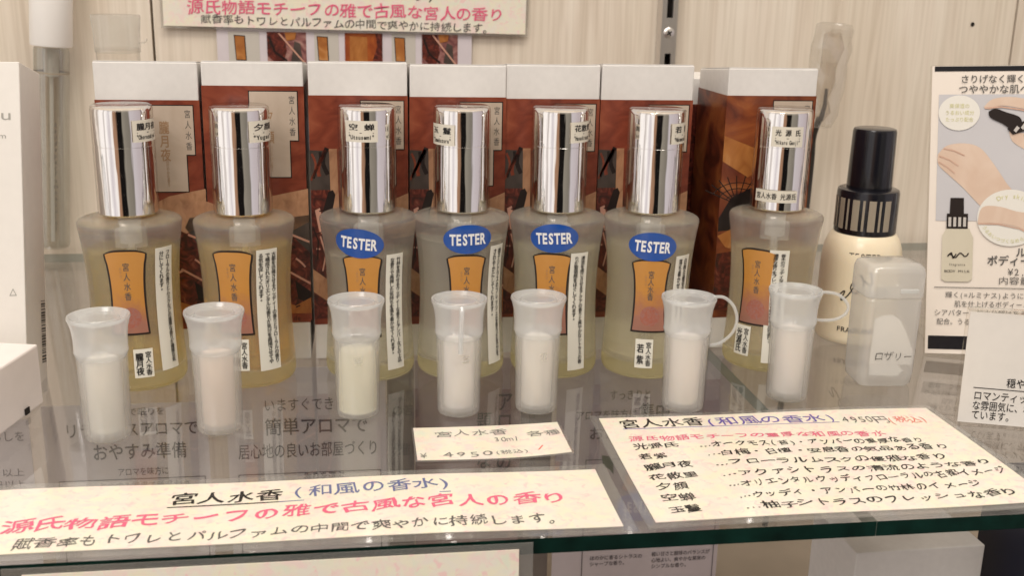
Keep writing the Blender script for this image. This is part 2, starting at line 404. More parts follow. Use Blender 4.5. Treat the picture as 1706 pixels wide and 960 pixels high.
def glyph(bm, ch, wgt, cxx, cyy, w, h, mp, mat=0, rot=0.0, shear=0.0, brush=0.0, turn=False):
    """one full-width character centred on (cxx, cyy), em box w x h"""
    if ch == ' ': return
    cjk = ord(ch) > 0x2000; kanji = 0x3400 < ord(ch) < 0xA000
    base = 0.0 if kanji else wgt
    if (ch, base) not in GL: load_glyphs([(ch, base)])
    vs, fs = GL[(ch, base)]
    ca, sa = math.cos(rot), math.sin(rot); ph = RNG.random()*6
    if not cjk:
        x0 = min(v[0] for v in vs); x1 = max(v[0] for v in vs); mid = (x0+x1)/2
    o0 = Vector(mp(cxx, cyy)); e = 1e-5
    nrm = (Vector(mp(cxx+e, cyy))-o0).cross(Vector(mp(cxx, cyy+e))-o0).normalized()
    passes = [(0, 0)] if not (kanji and wgt > .004) else [(-wgt*.8, 0), (wgt*.8, wgt*.5), (0, -wgt*.6)]
    for k, (du, dv) in enumerate(passes):
        out = []
        for x, y in vs:
            u, v = (x-.46, y-.35) if cjk else (x-mid, y-.35)
            u += du; v += dv
            if turn: u, v = v, -u
            if brush:
                u, v = u+brush*(.02*math.sin(7*v+ph)+.012*math.sin(15*u+2*ph)), v+brush*(.03*math.sin(5*u+ph*1.7)+.10*u)
            u *= w; v *= h
            u += shear*v
            out.append(bm.verts.new(Vector(mp(cxx+u*ca-v*sa, cyy+u*sa+v*ca))+nrm*(4e-6*k)))
        for f in fs:
            try: bm.faces.new([out[i] for i in f]).material_index = mat
            except ValueError: pass
def htext(bm, s, p0, p1, h, mp, mat=0, wgt=0.0, jit=0.0, brush=0.0, shear=0.0, wide=1.0):
    """characters spread from p0 to p1 (left end, right end of the line, at mid height)"""
    wd = [(.55 if ord(c) < 0x2000 and c != '—' else 1.0) for c in s]; tot = sum(wd)
    dx, dy = (p1[0]-p0[0])/tot, (p1[1]-p0[1])/tot; pitch = math.hypot(dx, dy); rot = math.atan2(dy, dx); a = 0
    for c, k in zip(s, wd):
        t = a+k/2; a += k
        j = lambda q: (RNG.random()-.5)*2*jit*q
        glyph(bm, c, wgt, p0[0]+dx*t+j(.05)*pitch, p0[1]+dy*t+j(.09)*h, pitch*(1.0 if ord(c) > 0x2000 else .88)*(1+j(.10)), h*1.08*(1+j(.14)), mp, mat, rot+j(.07), shear, brush)
def vtext(bm, s, x, z0, z1, w, mp, mat=0, wgt=0.0, jit=0.0, brush=0.0, x1=None):
    n = len(s); d = (z1-z0)/n
    for i, c in enumerate(s):
        j = lambda q: (RNG.random()-.5)*2*jit*q
        xx = x if x1 is None else x+(x1-x)*(i+.5)/n
        off = w*.3 if c in '。、' else 0
        glyph(bm, c, wgt, xx+off+j(.06)*w, z0+d*(i+.5)+(abs(d)*.3 if c in '。、' else 0), w*(1+j(.1)), min(abs(d)*1.08, w*1.35), mp, mat, j(.05), 0, brush, turn=(c in 'ー（）()'))

# ================================================================== THE SETTING
WALL_Y = 0.66
bm = bmesh.new()
box(bm, -1.2, -.1165, WALL_Y, WALL_Y+.02, -.9, .9)
box(bm, -.1150, .4160, WALL_Y, WALL_Y+.02, -.9, .9)
box(bm, .4175, 1.3, WALL_Y, WALL_Y+.02, -.9, .9)
box(bm, -1.2, 1.3, WALL_Y+.0205, WALL_Y+.03, -.9, .9, 1)
w_ = mk('back_wall', bm, [M_wall, M_gap]); tag(w_, kind='structure')
bm = bmesh.new(); disc(bm, .3876, .1395, .0013, .0013, upright(WALL_Y-.0004), 0)
bm = bmesh.new() if bm is None else bm
mk('screw_hole', bm, M_gap, w_)

# glass shelves
M_sideedge = pm('pale_green_glass_edge', (.20,.225,.19), .3)
def glass(name, label, x0, x1, y0, y1):
    bm = bmesh.new(); box(bm, x0, x1, y0, y1, -.005, 0.0, 0)
    for f in bm.faces:
        f.normal_update()
        if f.normal.y < -.5: f.material_index = 1
        elif abs(f.normal.z) < .5: f.material_index = 2
    o = mk(name, bm, [M_shelfglass, M_darkgreen, M_sideedge]); return tag(o, label, 'shelf', 'glass shelf panes')
glass('glass_shelf', 'clear glass pane with dark green edge carrying the row of perfume bottles', -.75, .1551, .2815, .647)
glass('glass_shelf', 'clear glass pane under the cream lotion bottle and the right-hand poster', .1553, .75, .2815, .647)

# slotted wall standard
t = thing('wall_standard', 'slotted silver metal upright with a cross-head screw on the wall above the boxes', 'wall upright', (.1861, .6595, 0))
bm = bmesh.new()
zs = [(-.5,.1187),(.1262,.1400),(.1480,.5)]
slots = [(-.08, .1195), (.1405, .1800)]
def web(bm, z0, z1): box(bm, -.0048, .0048, -.011, -.0096, z0, z1)
web(bm, .1195, .1405)
for a, b in slots:
    box(bm, -.0048, -.0019, -.011, -.0096, a, b); box(bm, .0019, .0048, -.011, -.0096, a, b)
web(bm, -.5, -.08); web(bm, .18, .5)
box(bm, -.0048, -.0036, -.0095, -.0002, -.5, .5); box(bm, .0036, .0048, -.0095, -.0002, -.5, .5)
mk('rail', bm, M_steel, t)
bm = bmesh.new(); box(bm, -.0035, .0035, -.0020, -.0004, -.5, .5); mk('dark_slot_backing', bm, M_gap, t)
bm = bmesh.new(); lathe(bm, [(0,.0009),(.0022,.0007),(.0034,.0)], 24)
bmesh.ops.rotate(bm, verts=bm.verts, cent=(0,0,0), matrix=Matrix.Rotation(PI/2, 3, 'X'))
bmesh.ops.translate(bm, verts=bm.verts, vec=(0,-.01105,.1315))
s_ = mk('screw', bm, M_steel, t, smooth=True)
bm = bmesh.new()
for a in (.6, .6+PI/2):
    c_, q_ = math.cos(a)*.0017, math.sin(a)*.0017
    line(bm, [(-c_, .1315-q_), (c_, .1315+q_)], .0007, upright(-.0121))
mk('screw_cross', bm, M_gap, s_)

# ================================================================== PERFUME BOXES
A_RED = art_mat('print_red_brown', [(.3,(.12,.022,.012)),(.5,(.20,.042,.021)),(.62,(.235,.056,.028)),(.78,(.30,.085,.042))], (70,70,110), detail=9)
A_PEACH = art_mat('print_peach', [(.3,(.27,.13,.07)),(.5,(.42,.22,.12)),(.7,(.50,.29,.17))], (160,160,90), detail=9)
A_CHAR = art_mat('print_charcoal', [(.3,(.045,.035,.03)),(.7,(.085,.065,.055))], (90,90,90))
A_MAROON = art_mat('print_maroon', [(.35,(.035,.012,.009)),(.5,(.09,.018,.013)),(.6,(.15,.030,.019)),(.72,(.24,.075,.045))], (190,190,190), detail=9, dist=2.5)
A_BLACK = pm('print_black', (.016,.010,.009), .35)
A_PINK = pm('print_pale_pink', (.55,.30,.22), .35)
A_ORANGE = art_mat('print_orange', [(.3,(.30,.10,.025)),(.6,(.42,.17,.045)),(.75,(.50,.24,.09))], (120,120,80))
A_FOLI = art_mat('print_leaves', [(.30,(.05,.012,.007)),(.42,(.14,.032,.014)),(.55,(.24,.065,.020)),(.7,(.34,.12,.035))], (45,45,60), dist=1.5)
A_TITLE = art_mat('print_cream_panel', [(.3,(.47,.38,.30)),(.7,(.54,.45,.37))], (60,60,60))
ART = [A_RED, A_PEACH, A_CHAR, A_MAROON, A_BLACK, A_PINK, A_ORANGE, A_FOLI]
rnd = random.Random(3)
def strokes(bm, mp, seed, n, x0, x1, z0, z1):
    q = random.Random(seed); up = lambda x, y: (mp(x,y)[0], mp(x,y)[1]-.000045, mp(x,y)[2])
    for k in range(n):
        x, z = q.uniform(x0, x1), q.uniform(z0, z1); a = q.uniform(-.9, .5); L = q.uniform(.0015, .0055); c = q.uniform(-.6, .6)
        pts = []
        for i in range(5):
            pts.append((min(max(x, -.0196), .0196), min(max(z, .0188), .074))); x += L/4*math.cos(a); z += L/4*math.sin(a); a += c/4
        if len(set(pts)) == 5: line(bm, pts, q.uniform(.00025, .0008), up, q.choice((4, 4, 3, 5, 2, 1)))
def art_a(bm, mp):
    strokes(bm, mp, 5, 18, -.0195, .0195, .022, .058)
    poly(bm, [(.0205,.074),(.0205,.060),(.012,.0555),(.002,.060),(-.004,.066),(.006,.071),(.013,.0725)][::-1], mp, 1)
    poly(bm, [(.0205,.063),(.0205,.047),(.0155,.052),(.0115,.058),(.0135,.062)], mp, 2)
    poly(bm, [(.0205,.047),(.0205,.020),(-.0205,.020),(-.0205,.058),(-.012,.061),(-.004,.055),(.006,.054),(.0115,.0575),(.0155,.052)], lambda x,y: (mp(x,y)[0], mp(x,y)[1]+.00001, mp(x,y)[2]), 3)
    poly(bm, [(-.0205,.058),(-.0205,.045),(-.0185,.040),(-.0165,.048),(-.0165,.058)], lambda x,y: (mp(x,y)[0], mp(x,y)[1]-.00001, mp(x,y)[2]), 4)
    up = lambda x, y: (mp(x,y)[0], mp(x,y)[1]-.00003, mp(x,y)[2])
    for a, b in (((.0125,.0550),(.0205,.0515)), ((.009,.0405),(.0205,.0335)), ((-.0205,.048),(-.015,.046)), ((-.0205,.0345),(-.013,.0325)), ((.004,.037),(.010,.0400))):
        line(bm, [a, b], .0009, up, 5)
    poly(bm, [(-.0205,.0205),(-.0205,.028),(-.010,.0265),(.002,.0285),(.014,.024),(.0205,.0275),(.0205,.0205)][::-1], up, 6)
    poly(bm, [(-.0205,.0175),(-.0205,.0203),(.0205,.0203),(.0205,.0175)][::-1], up, 0)
    poly(bm, [(-.0205,.0690),(-.0205,.0620),(-.0150,.0600),(-.0118,.0655)], up, 1)
    poly(bm, [(.0140,.0350),(.0205,.0300),(.0205,.0240),(.0150,.0270)], lambda x,y: (mp(x,y)[0], mp(x,y)[1]-.00002, mp(x,y)[2]), 4)
def art_b(bm, mp):
    strokes(bm, mp, 9, 12, -.0195, -.006, .022, .070); strokes(bm, mp, 12, 10, .007, .0195, .022, .058)
    up = lambda x, y: (mp(x,y)[0], mp(x,y)[1]-.00003, mp(x,y)[2])
    up2 = lambda x, y: (mp(x,y)[0], mp(x,y)[1]-.00006, mp(x,y)[2])
    poly(bm, [(-.0200,.0900),(-.0205+.0005,.0735),(-.0105,.0735),(-.0105,.0895)], mp, 2)
    for k in range(4):
        a0 = -.0192+.002*k
        pts = [(a0+.0016*math.sin(i*.7+k), .0885-.0022*i+.0008*k) for i in range(6)]
        line(bm, pts, .0009+.0003*k, up, 4 if k % 2 else 0)
    poly(bm, [(-.0200,.0735),(-.0200,.0180),(-.004,.018),(.003,.060),(-.006,.066),(-.010,.0735)], mp, 3)
    poly(bm, [(-.0122,.0905),(-.0118,.0600),(-.0085,.0600),(-.0090,.0905)], up, 1)
    poly(bm, [(-.0128,.0728),(-.0155,.0640),(-.0118,.0625),(-.0100,.0715),(-.0110,.0735)], up2, 4)
    poly(bm, [(-.0185,.0650),(-.0170,.0560),(-.0150,.0540),(-.0155,.0610),(-.0165,.0660)], up, 5)
    for k in range(3): line(bm, [(-.0196+.003*k,.058-.004*k),(-.0175+.003*k,.052-.006*k),(-.0180+.002*k,.044-.005*k)], .0006, up2, 5 if k == 1 else 4)
    poly(bm, [(-.0200,.0400),(-.0200,.0300),(-.0120,.0240),(-.006,.0270),(-.009,.0330),(-.0150,.0360)], up, 1)
    poly(bm, [(-.0200,.0295),(-.0200,.0205),(.0200,.0205),(.0200,.0300),(.010,.0260),(-.008,.0255)], mp, 6) if False else None
    poly(bm, [(.0200,.0720),(.0200,.0600),(.008,.0560),(.004,.0620),(.013,.0690)], mp, 1)
    poly(bm, [(.0200,.0600),(.0200,.0240),(.006,.018),(.005,.045),(.008,.0560)], mp, 3)
    for a, b in (((.012,.0500),(.0200,.0450)), ((.010,.0380),(.0200,.0310))): line(bm, [a, b], .0008, up, 5)
    poly(bm, [(.0200,.0295),(.0200,.0195),(.012,.0195),(.0135,.0265)], up, 6)
def art_c(bm, mp):
    up = lambda x, y: (mp(x,y)[0], mp(x,y)[1]-.00003, mp(x,y)[2])
    poly(bm, [(-.0199,.1090),(-.0199,.0180),(.012,.0180),(.012,.1090)], mp, 7)
    poly(bm, [(-.0199,.0960),(-.0199,.0850),(-.008,.0780),(.002,.0860),(-.004,.0900)], up, 6)
    for k in range(9):
        a = R(150-k*14); line(bm, [(-.0120,.0660),(-.0120+.017*math.cos(a), .0660+.017*math.sin(a)*.75)], .0005, up, 4)
    for rr in (.006, .0095, .013):
        pts = [(-.0120+rr*math.cos(R(150-k*12)), .0660+rr*.75*math.sin(R(150-k*12))) for k in range(10)]; line(bm, pts, .0004, up, 4)
    poly(bm, [(-.0199,.0600),(-.0150,.0690),(-.005,.0740),(-.001,.0690),(-.006,.0600),(-.0150,.0545),(-.0199,.0540)], up, 4)
    poly(bm, [(-.0199,.0520),(-.010,.0570),(-.004,.0540),(-.009,.0450),(-.0160,.0470)], up, 6)
    poly(bm, [(-.0199,.0440),(-.006,.0460),(.008,.0400),(.008,.0180),(-.0199,.0180)], up, 3)

BOXES = [  # x centre, y front, z of print top, art, name column, small yaw
    (-.0824, .4475, .1097, art_a, '朧月夜', 0.3), (-.0414, .4470, .1156, art_a, '夕顔', -.3), (.0002, .4465, .1121, art_b, '空蝉', .2),
    (.0408, .4470, .1117, art_b, '玉鬘', 0.0), (.0805, .4480, .1111, art_b, '花散里', .3), (.1208, .4480, .1109, art_b, '若紫', 0.0), (.1752, .4470, .1131, art_c, '光源氏', 0.2)]
BLAB = ['white topped red brown perfume box at the left end of the row, widest white band',
        'red brown perfume box with a tall cream title panel, second from the left end',
        'red brown perfume box behind the third bottle, the leftmost one with a blue sticker',
        'red brown perfume box behind the second blue stickered bottle from the left',
        'red brown perfume box behind the third blue stickered bottle from the left',
        'red brown perfume box behind the rightmost blue stickered bottle, left of the dark gap',
        'orange and brown leaf patterned perfume box standing apart at the right end']
def perfume_box(i, x, y, zt, art, nm, yaw):
    t = thing('perfume_box', BLAB[i], 'box', (x, y, 0.0003), (0,0,R(yaw)), 'perfume boxes in a row at the back')
    h = .1245+.0004*(i % 3)
    bm = bmesh.new(); vs = box(bm, -.0198, .0198, 0, .0395, 0, h, 0); vs[6].co.z -= .0030; vs[7].co.z -= .0030
    bmesh.ops.bevel(bm, geom=bm.edges[:], offset=.0005, segments=2, profile=.5, affect='EDGES'); mk('carton', bm, M_card, t)
    bm = bmesh.new()          # top flap and its seam
    vs = box(bm, -.0195, .0195, .0008, .0388, h+.0001, h+.0004, 0)
    for v in vs: v.co.z -= .0030*v.co.y/.0395
    mk('lid_flap', bm, M_card, t)
    zb = .0145+.001*((i*2) % 3)
    bm = bmesh.new(); e = .00016
    ring = []
    for z in (zb, zt): ring.append([bm.verts.new(p) for p in ((-.0198-e,-e,z),(.0198+e,-e,z),(.0198+e,.0395+e,z),(-.0198-e,.0395+e,z))])
    for k in range(4): bm.faces.new((ring[0][k], ring[0][(k+1)%4], ring[1][(k+1)%4], ring[1][k])).material_index = 0
    mk('printed_sleeve', bm, [A_FOLI if art is art_c else A_RED], t)
    bm = bmesh.new(); art(bm, upright(-e-.00005)); mk('printed_picture', bm, ART, t, recalc=False)
    # title panel: cream stepped panel with a dark keyline
    px0, px1 = (-.0015, .0172) if i < 2 else (.0010, .0182)
    zt2 = zt-.0022; zs = zt2-.0195; zb2 = zt2-.0345; sx_ = px1-.0034
    def panel(g): return [(px0-g, zt2+g), (px1+g, zt2+g), (px1+g, zs-g), (sx_+g, zs-g), (sx_+g, zb2-g), (px0-g, zb2-g)][::-1]
    bm = bmesh.new(); poly(bm, panel(.0004), upright(-e-.00013), 1); poly(bm, panel(0), upright(-e-.00018), 0)
    p = mk('title_panel', bm, [A_TITLE, A_BLACK], t, recalc=False)
    bm = bmesh.new(); up = upright(-e-.00024)
    vtext(bm, '宮人水香', px1-.0022, zt2-.0012, zs+.0012, .0026, up, 0, 0.0)
    vtext(bm, nm, (px0+px1)/2-.0022, zt2-.006, zs-.003, .0040, up, 1, .02)
    vtext(bm, 'おだやかな香り', (px0+px1)/2-.0016, zs-.002, zb2+.002, .0014, up, 1)
    mk('lettering', bm, [M_grey, M_gold], p, recalc=False)
    bm = bmesh.new(); htext(bm, 'parfum de', (.002, .0185), (.016, .0185), .0030, upright(-e-.00014), 0); mk('foot_lettering', bm, A_BLACK, t, recalc=False)
for i, b in enumerate(BOXES): perfume_box(i, *b)
# one more box of the kind, behind the gap in the row
t = thing('perfume_box', 'perfume box half hidden in the dark gap beside the right end box', 'box', (.1490, .4900, .0003), (0,0,0), 'perfume boxes in a row at the back')
bm = bmesh.new(); box(bm, -.0198, .0198, 0, .0395, 0, .1170, 0, .0005); mk('carton', bm, M_card, t)
bm = bmesh.new(); box(bm, -.02, .02, -.00016, .0397, .0145, .1050); mk('printed_sleeve', bm, A_MAROON, t)

# ================================================================== PERFUME BOTTLES
PROF = smoothprof([(.0170,.0004),(.0179,.0018),(.0182,.0045),(.0179,.011),(.0174,.020),(.0171,.030),(.0172,.040),(.0177,.049),(.0185,.057),(.0193,.0625),(.0196,.0643)], 4)
SHOULDER = [(.0195,.0652),(.0190,.0659),(.0180,.0664),(.0150,.0669),(.0115,.0672)]
def rad(z):
    for (r0,z0),(r1,z1) in zip(PROF, PROF[1:]):
        if z0 <= z <= z1: return r0+(r1-r0)*(z-z0)/max(z1-z0, 1e-9)
    return PROF[0][0] if z < PROF[0][1] else PROF[-1][0]
def wrap(th0, off, rf=rad):
    def f(s, z):
        r = rf(z); a = th0+s/r; r += off
        return (r*math.sin(a), -r*math.cos(a), z)
    return f
LBL = zgrad_mat('orange_label_print', [(0.0,(.30,.14,.10)),(.22,(.36,.15,.10)),(.33,(.40,.17,.07)),(.55,(.52,.235,.045)),(1.0,(.55,.26,.06))], .021, .054, .42)
M_seal = art_mat('label_motif_print', [(.35,(.36,.10,.06)),(.6,(.33,.15,.12)),(.75,(.26,.13,.13))], (700,700,700))
BOT = [
 dict(p=(-.0888,.4296), milk=(.96,.86,.36), liq=((.96,.83,.24),72), lvl=.0545, oa=-9, oz=(.0242,.0568), sa=39, sz=(.0076,.0571), na=4, nz=(.0062,.0177), nt='朧月夜', cap=50, ct='朧月夜', cl='"Oborozukiyo"',
      strip=['フローラルの香りとムスクなどの重厚な香りが優雅な気','分にしてくれます。'], label='frosted perfume bottle with olive yellow liquid and no blue sticker, at the left end'),
 dict(p=(-.0453,.4293), milk=(1.0,.83,.24), liq=((.985,.80,.12),72), lvl=.0562, oa=-17, oz=(.0232,.0560), sa=26, sz=(.0074,.0566), na=-13, nz=(.0081,.0208), nt='夕顔', cap=50, ct='夕顔', cl='"Yugao"',
      strip=['古都を彷彿させるウッディーの香りとフローラルの香り','で構成されたオリエンタルな香りが気分を高揚させてや','る気を促してくれます。'], label='frosted perfume bottle with strong golden yellow liquid, second from the left end'),
 dict(p=(.0034,.4327), milk=(.95,.91,.72), liq=((.96,.93,.74),22), lvl=.0509, oa=-9, oz=(.0200,.0526), sa=35, sz=(.0050,.0531), te=(-12,.0582,-6), cap=-12, ct='空 蝉', cl='"Utsusemi"',
      strip=['竹林を思わせるウッディーな香りとアンバーなどの上品','な香りで高揚した気持ちを落ち着かせてくれます。'], label='frosted perfume bottle whose cap sticker faces front, leftmost with a blue TESTER sticker'),
 dict(p=(.0411,.4317), milk=(.95,.92,.78), liq=((.96,.94,.80),20), lvl=.0575, oa=7, oz=(.0200,.0526), sa=52, sz=(.0060,.0560), te=(8,.0597,2), cap=-48, ct='玉 鬘', cl='"Tamakazura"',
      strip=['柚子シトラスのフレッシュな香りが気分を','さわやかにしてくれます。'], label='frosted perfume bottle with nearly colourless liquid, second of the four with blue TESTER stickers'),
 dict(p=(.0805,.4299), milk=(.95,.90,.68), liq=((.96,.92,.70),24), lvl=.0537, oa=-5, oz=(.0200,.0530), sa=32, sz=(.0040,.0536), te=(-3,.0600,3), cap=55, ct='花散里', cl='"Hanachirusato"',
      strip=['清流を感じさせるアクアの香りと爽やかなシトラスの香','りが緊張感をほぐしてくれます。'], label='frosted perfume bottle with pale liquid, third of the four with blue TESTER stickers from left'),
 dict(p=(.1192,.4260), milk=(.95,.89,.64), liq=((.95,.91,.66),26), lvl=.0556, oa=4, oz=(.0213,.0508), sa=50, sz=(.0060,.0525), te=(4,.0569,-3), na=0, nz=(.0055,.0177), nt='若紫', cap=66, ct='若 紫', cl='"Wakamurasaki"',
      strip=['白梅白檀安息香の気品ある香りが心を','落ち着かせてくれます。'], label='frosted perfume bottle beside the dark gap, rightmost of the four with blue TESTER stickers'),
 dict(p=(.1745,.4295), milk=(.97,.87,.58), liq=((.97,.89,.58),28), lvl=.0520, oa=-19, oz=(.0211,.0529), sa=9, sz=(.0047,.0537), na=-33, nz=(.0066,.0196), nt='光源氏', cap=10, ct='光 源 氏', cl='"Hikaru Genji"', low='宮人水香 光源氏',
      strip=['香木のウッディな香りにオークモス(苔)の香りとアンバーなどの','濃厚な香りをブレンドし気分を落ち着かせる上品な香り。'], label='frosted perfume bottle at the right end with two cap stickers and no blue sticker'),
]
def bottle(i, d):
    x, y = d['p']
    face = math.atan2(-x, y)                      # the side turned to the customer
    t = thing('perfume_bottle', d['label'], 'perfume bottle', (x, y, .0002), (0,0,0), 'perfume bottles in a row on the glass shelf')
    lq = hazy_glass('perfume_liquid_%d' % i, 1.36, .05, (1,1,1), .27, d['milk'], .45, (d['liq'][0], d['liq'][1]*.85), .45, tuple(.5+.5*c for c in d['milk']))
    bm = bmesh.new()
    lathe(bm, [(0,.0)]+[(.0160,.0)]+PROF+SHOULDER+[(.0060,.0673),(0,.0673)], 72, 0)
    cav = [(max(r-.0021,0), z) for r, z in PROF if .0085 < z < .0615]
    cav = [(0,.0068),(.0135,.0070),(.0150,.0080)]+cav+[(.0165,.0632),(.0120,.0645),(0,.0648)]
    lathe(bm, cav, 72, 1)
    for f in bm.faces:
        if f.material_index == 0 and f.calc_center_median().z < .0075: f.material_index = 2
    bmesh.ops.recalc_face_normals(bm, faces=bm.faces)
    for f in bm.faces:                            # hollow: the inner wall faces inwards
        if f.material_index == 1:
            c = f.calc_center_median(); n = f.normal
            inward = Vector((-c.x, -c.y, .036-c.z))
            if n.dot(inward) < 0: f.normal_flip()
    mk('glass_body', bm, [M_frost, M_inner, M_baseglow], t, smooth=True, recalc=False)
    lv = d['lvl']
    lp = [(max(r-.00195,0), z) for r, z in PROF if .0083 < z < lv]
    bm = bmesh.new(); lathe(bm, [(0,.0066),(.0136,.0068),(.0152,.0079)]+lp+[(rad(lv)-.00195, lv),(0,lv)], 72)
    mk('liquid', bm, lq, t, smooth=True)
    bm = bmesh.new(); lathe(bm, [(0,.0105),(.0012,.0105),(.0012,.056),(.0042,.0565),(.0042,.0647),(0,.0647)], 20); mk('dip_tube', bm, M_tube, t, smooth=True)
    # cap: chrome sleeve under a clear cover
    bm = bmesh.new(); lathe(bm, [(0,.0682),(.0104,.0682),(.0109,.0688),(.0109,.0945),(.0108,.0946),(.0108,.0949),(.0109,.0950),(.0109,.1078),(.0106,.1088),(.0097,.1093),(0,.1090)], 64)
    mk('chrome_sleeve', bm, M_chrome, t, smooth=True)
    bm = bmesh.new(); lathe(bm, [(.01105,.0685),(.0113,.0685),(.0114,.0700),(.0114,.1082),(.0111,.1096),(.0102,.1101),(0,.1101)], 64)
    co = mk('clear_cover', bm, M_clear, t, smooth=True)
    rc = lambda z: .0114
    # sticker on the cap
    th = face+R(d['cap']); zc = .1008-(.0015 if i in (3,6) else 0)
    bm = bmesh.new(); mp = wrap(th, .00012, rc); grid(bm, lambda q: -.0066, lambda q: .0066, zc-.0041, zc+.0041, mp, 2, 12, 0)
    st = mk('cap_sticker', bm, M_sticker, t, recalc=False)
    bm = bmesh.new(); mp = wrap(th, .0002, rc)
    htext(bm, d['ct'], (-.0052,zc+.0016), (.0052,zc+.0016), .0026, mp, 0, .03)
    line(bm, [(-.005,zc-.0006),(0,zc-.0006),(.005,zc-.0006)], .00022, mp); htext(bm, d['cl'], (-.0052,zc-.0022), (.0052,zc-.0022), .0021, mp, 0, .03, wide=1.4)
    mk('lettering', bm, M_black, st, recalc=False)
    if d.get('low'):
        bm = bmesh.new(); mp = wrap(face-.05, .00014, rc); grid(bm, lambda q: -.0096, lambda q: .0088, .0722, .0772, mp, 2, 16, 0)
        s2 = mk('low_cap_sticker', bm, M_sticker, t, recalc=False)
        bm = bmesh.new(); htext(bm, d['low'], (-.009,.0747), (.0082,.0747), .0026, wrap(face-.05, .00022, rc), 0, .02); mk('lettering', bm, M_black, s2, recalc=False)
    # orange label, waisted, with a black keyline
    th = face+R(d['oa']); z0, z1 = d['oz']; H = z1-z0
    def half(q): return .0058+.0014*(2*q-1)**2*(1 if q > .5 else .55)+(.0002 if q > .9 else 0)
    bm = bmesh.new(); mp = wrap(th, .00010); g = .0008
    def lab(bm, mp, g, mat):
        rows = 16; grid(bm, lambda q: -half(q)-g, lambda q: half(q)+g, z0-g, z1-.0012, mp, rows, 10, mat)
        # arched head
        prev = None
        for k in range(13):
            s = -1+2*k/12; xx = s*(half(1)+g); zz = z1-.0012+(.0012+g)*(1-abs(s)**3.0)
            cur = (bm.verts.new(mp(xx, z1-.0012)), bm.verts.new(mp(xx, zz)))
            if prev: 
                try: bm.faces.new((prev[0], cur[0], cur[1], prev[1])).material_index = mat
                except ValueError: pass
            prev = cur
    lab(bm, mp, g, 1); lab(bm, wrap(th, .00017), 0, 0)
    ol = mk('orange_label', bm, [LBL, A_BLACK], t, recalc=False, smooth=True)
    bm = bmesh.new(); mp = wrap(th, .00025)
    vtext(bm, '宮人水香', 0.0, z1-.0042, z0+.0128, .0026, mp, 0, .008)
    vtext(bm, 'みやび', -.0020, z1-.0060, z1-.0105, .0010, mp, 1)
    mk('lettering', bm, [M_grey, M_gold], ol, recalc=False)
    bm = bmesh.new(); mp = wrap(th, .00022)
    disc(bm, .0004, z0+.0062, .0040, .0042, mp, 0, 3, 28); mk('label_motif', bm, M_seal, ol, recalc=False)
    # text strip
    th = face+R(d['sa']); z0, z1 = d['sz']; hw = .0040 if len(d['strip']) == 2 else .0044
    bm = bmesh.new(); grid(bm, lambda q: -hw, lambda q: hw, z0, z1, wrap(th, .00012), 16, 6); ss = mk('text_strip', bm, M_strip, t, recalc=False, smooth=True)
    bm = bmesh.new(); mp = wrap(th, .00024); nc = len(d['strip']); cw = .0030 if nc == 2 else .0027
    pitch = (z1-z0-.004)/max(len(s) for s in d['strip'])
    for k, s in enumerate(d['strip']): vtext(bm, s, ((nc-1)/2-k)*cw, z1-.0015, z1-.0015-pitch*len(s), .0021, mp, 0, .022)
    mk('lettering', bm, M_black, ss, recalc=False)
    # small name sticker
    if 'nt' in d:
        th = face+R(d['na']); z0, z1 = d['nz']
        bm = bmesh.new(); grid(bm, lambda q: -.0036, lambda q: .0036, z0, z1, wrap(th, .00012), 6, 6); ns = mk('name_sticker', bm, M_strip, t, recalc=False, smooth=True)
        bm = bmesh.new(); mp = wrap(th, .00024)
        vtext(bm, '宮人水香', .0017, z1-.0012, z0+.0008, .0024, mp, 0, .02); vtext(bm, d['nt'], -.0016, z1-.0016, z0+.001, .0030, mp, 0, .035)
        mk('lettering', bm, M_black, ns, recalc=False)
    # blue oval sticker
    if 'te' in d:
        a, zc, ro = d['te']; th = face+R(a); ro = R(ro)
        bm = bmesh.new(); disc(bm, 0, zc, .0098, .0060, wrap(th, .00034), 0, 5, 48, ro); ts = mk('tester_sticker', bm, M_tester, t, recalc=False, smooth=True)
        bm = bmesh.new(); dx = .0072*math.cos(ro); dz = .0072*math.sin(ro)
        htext(bm, 'TESTER', (-dx, zc-dz), (dx, zc+dz), .0058, wrap(th, .00048), 0, .035, wide=1.55); mk('lettering', bm, M_white, ts, recalc=False)
for i, d in enumerate(BOT): bottle(i, d)

# ================================================================== SCENT VIALS
VI = [  # x, y, roll colour, loop, pencil note, label
 (-.0891,.3695,(.86,.82,.74),None,'','milky stoppered vial with cream white roll, leftmost and nearest of the row'),
 (-.0511,.3727,(.84,.70,.60),None,'','milky stoppered vial with pale pink roll, second from the left end'),
 (-.0019,.3831,(.84,.80,.62),None,'空','milky stoppered vial with yellowish roll filling it, left of the handwritten price card'),
 (.0358,.3820,(.88,.83,.80),'front','玉','milky stoppered vial with a thin strap hanging down its front'),
 (.0655,.3823,(.86,.81,.75),None,'花','milky stoppered vial with white roll and no strap, behind the price card end'),
 (.1223,.3784,(.85,.79,.75),'right','','milky vial with a large strap loop at its right, sixth from the left end'),
 (.1673,.3855,(.86,.80,.76),'right2','','milky vial with a small strap loop touching the lotion bottle, rightmost of the seven'),
]
M_faint = pm('faint_pencil', (.52,.50,.45), .7)
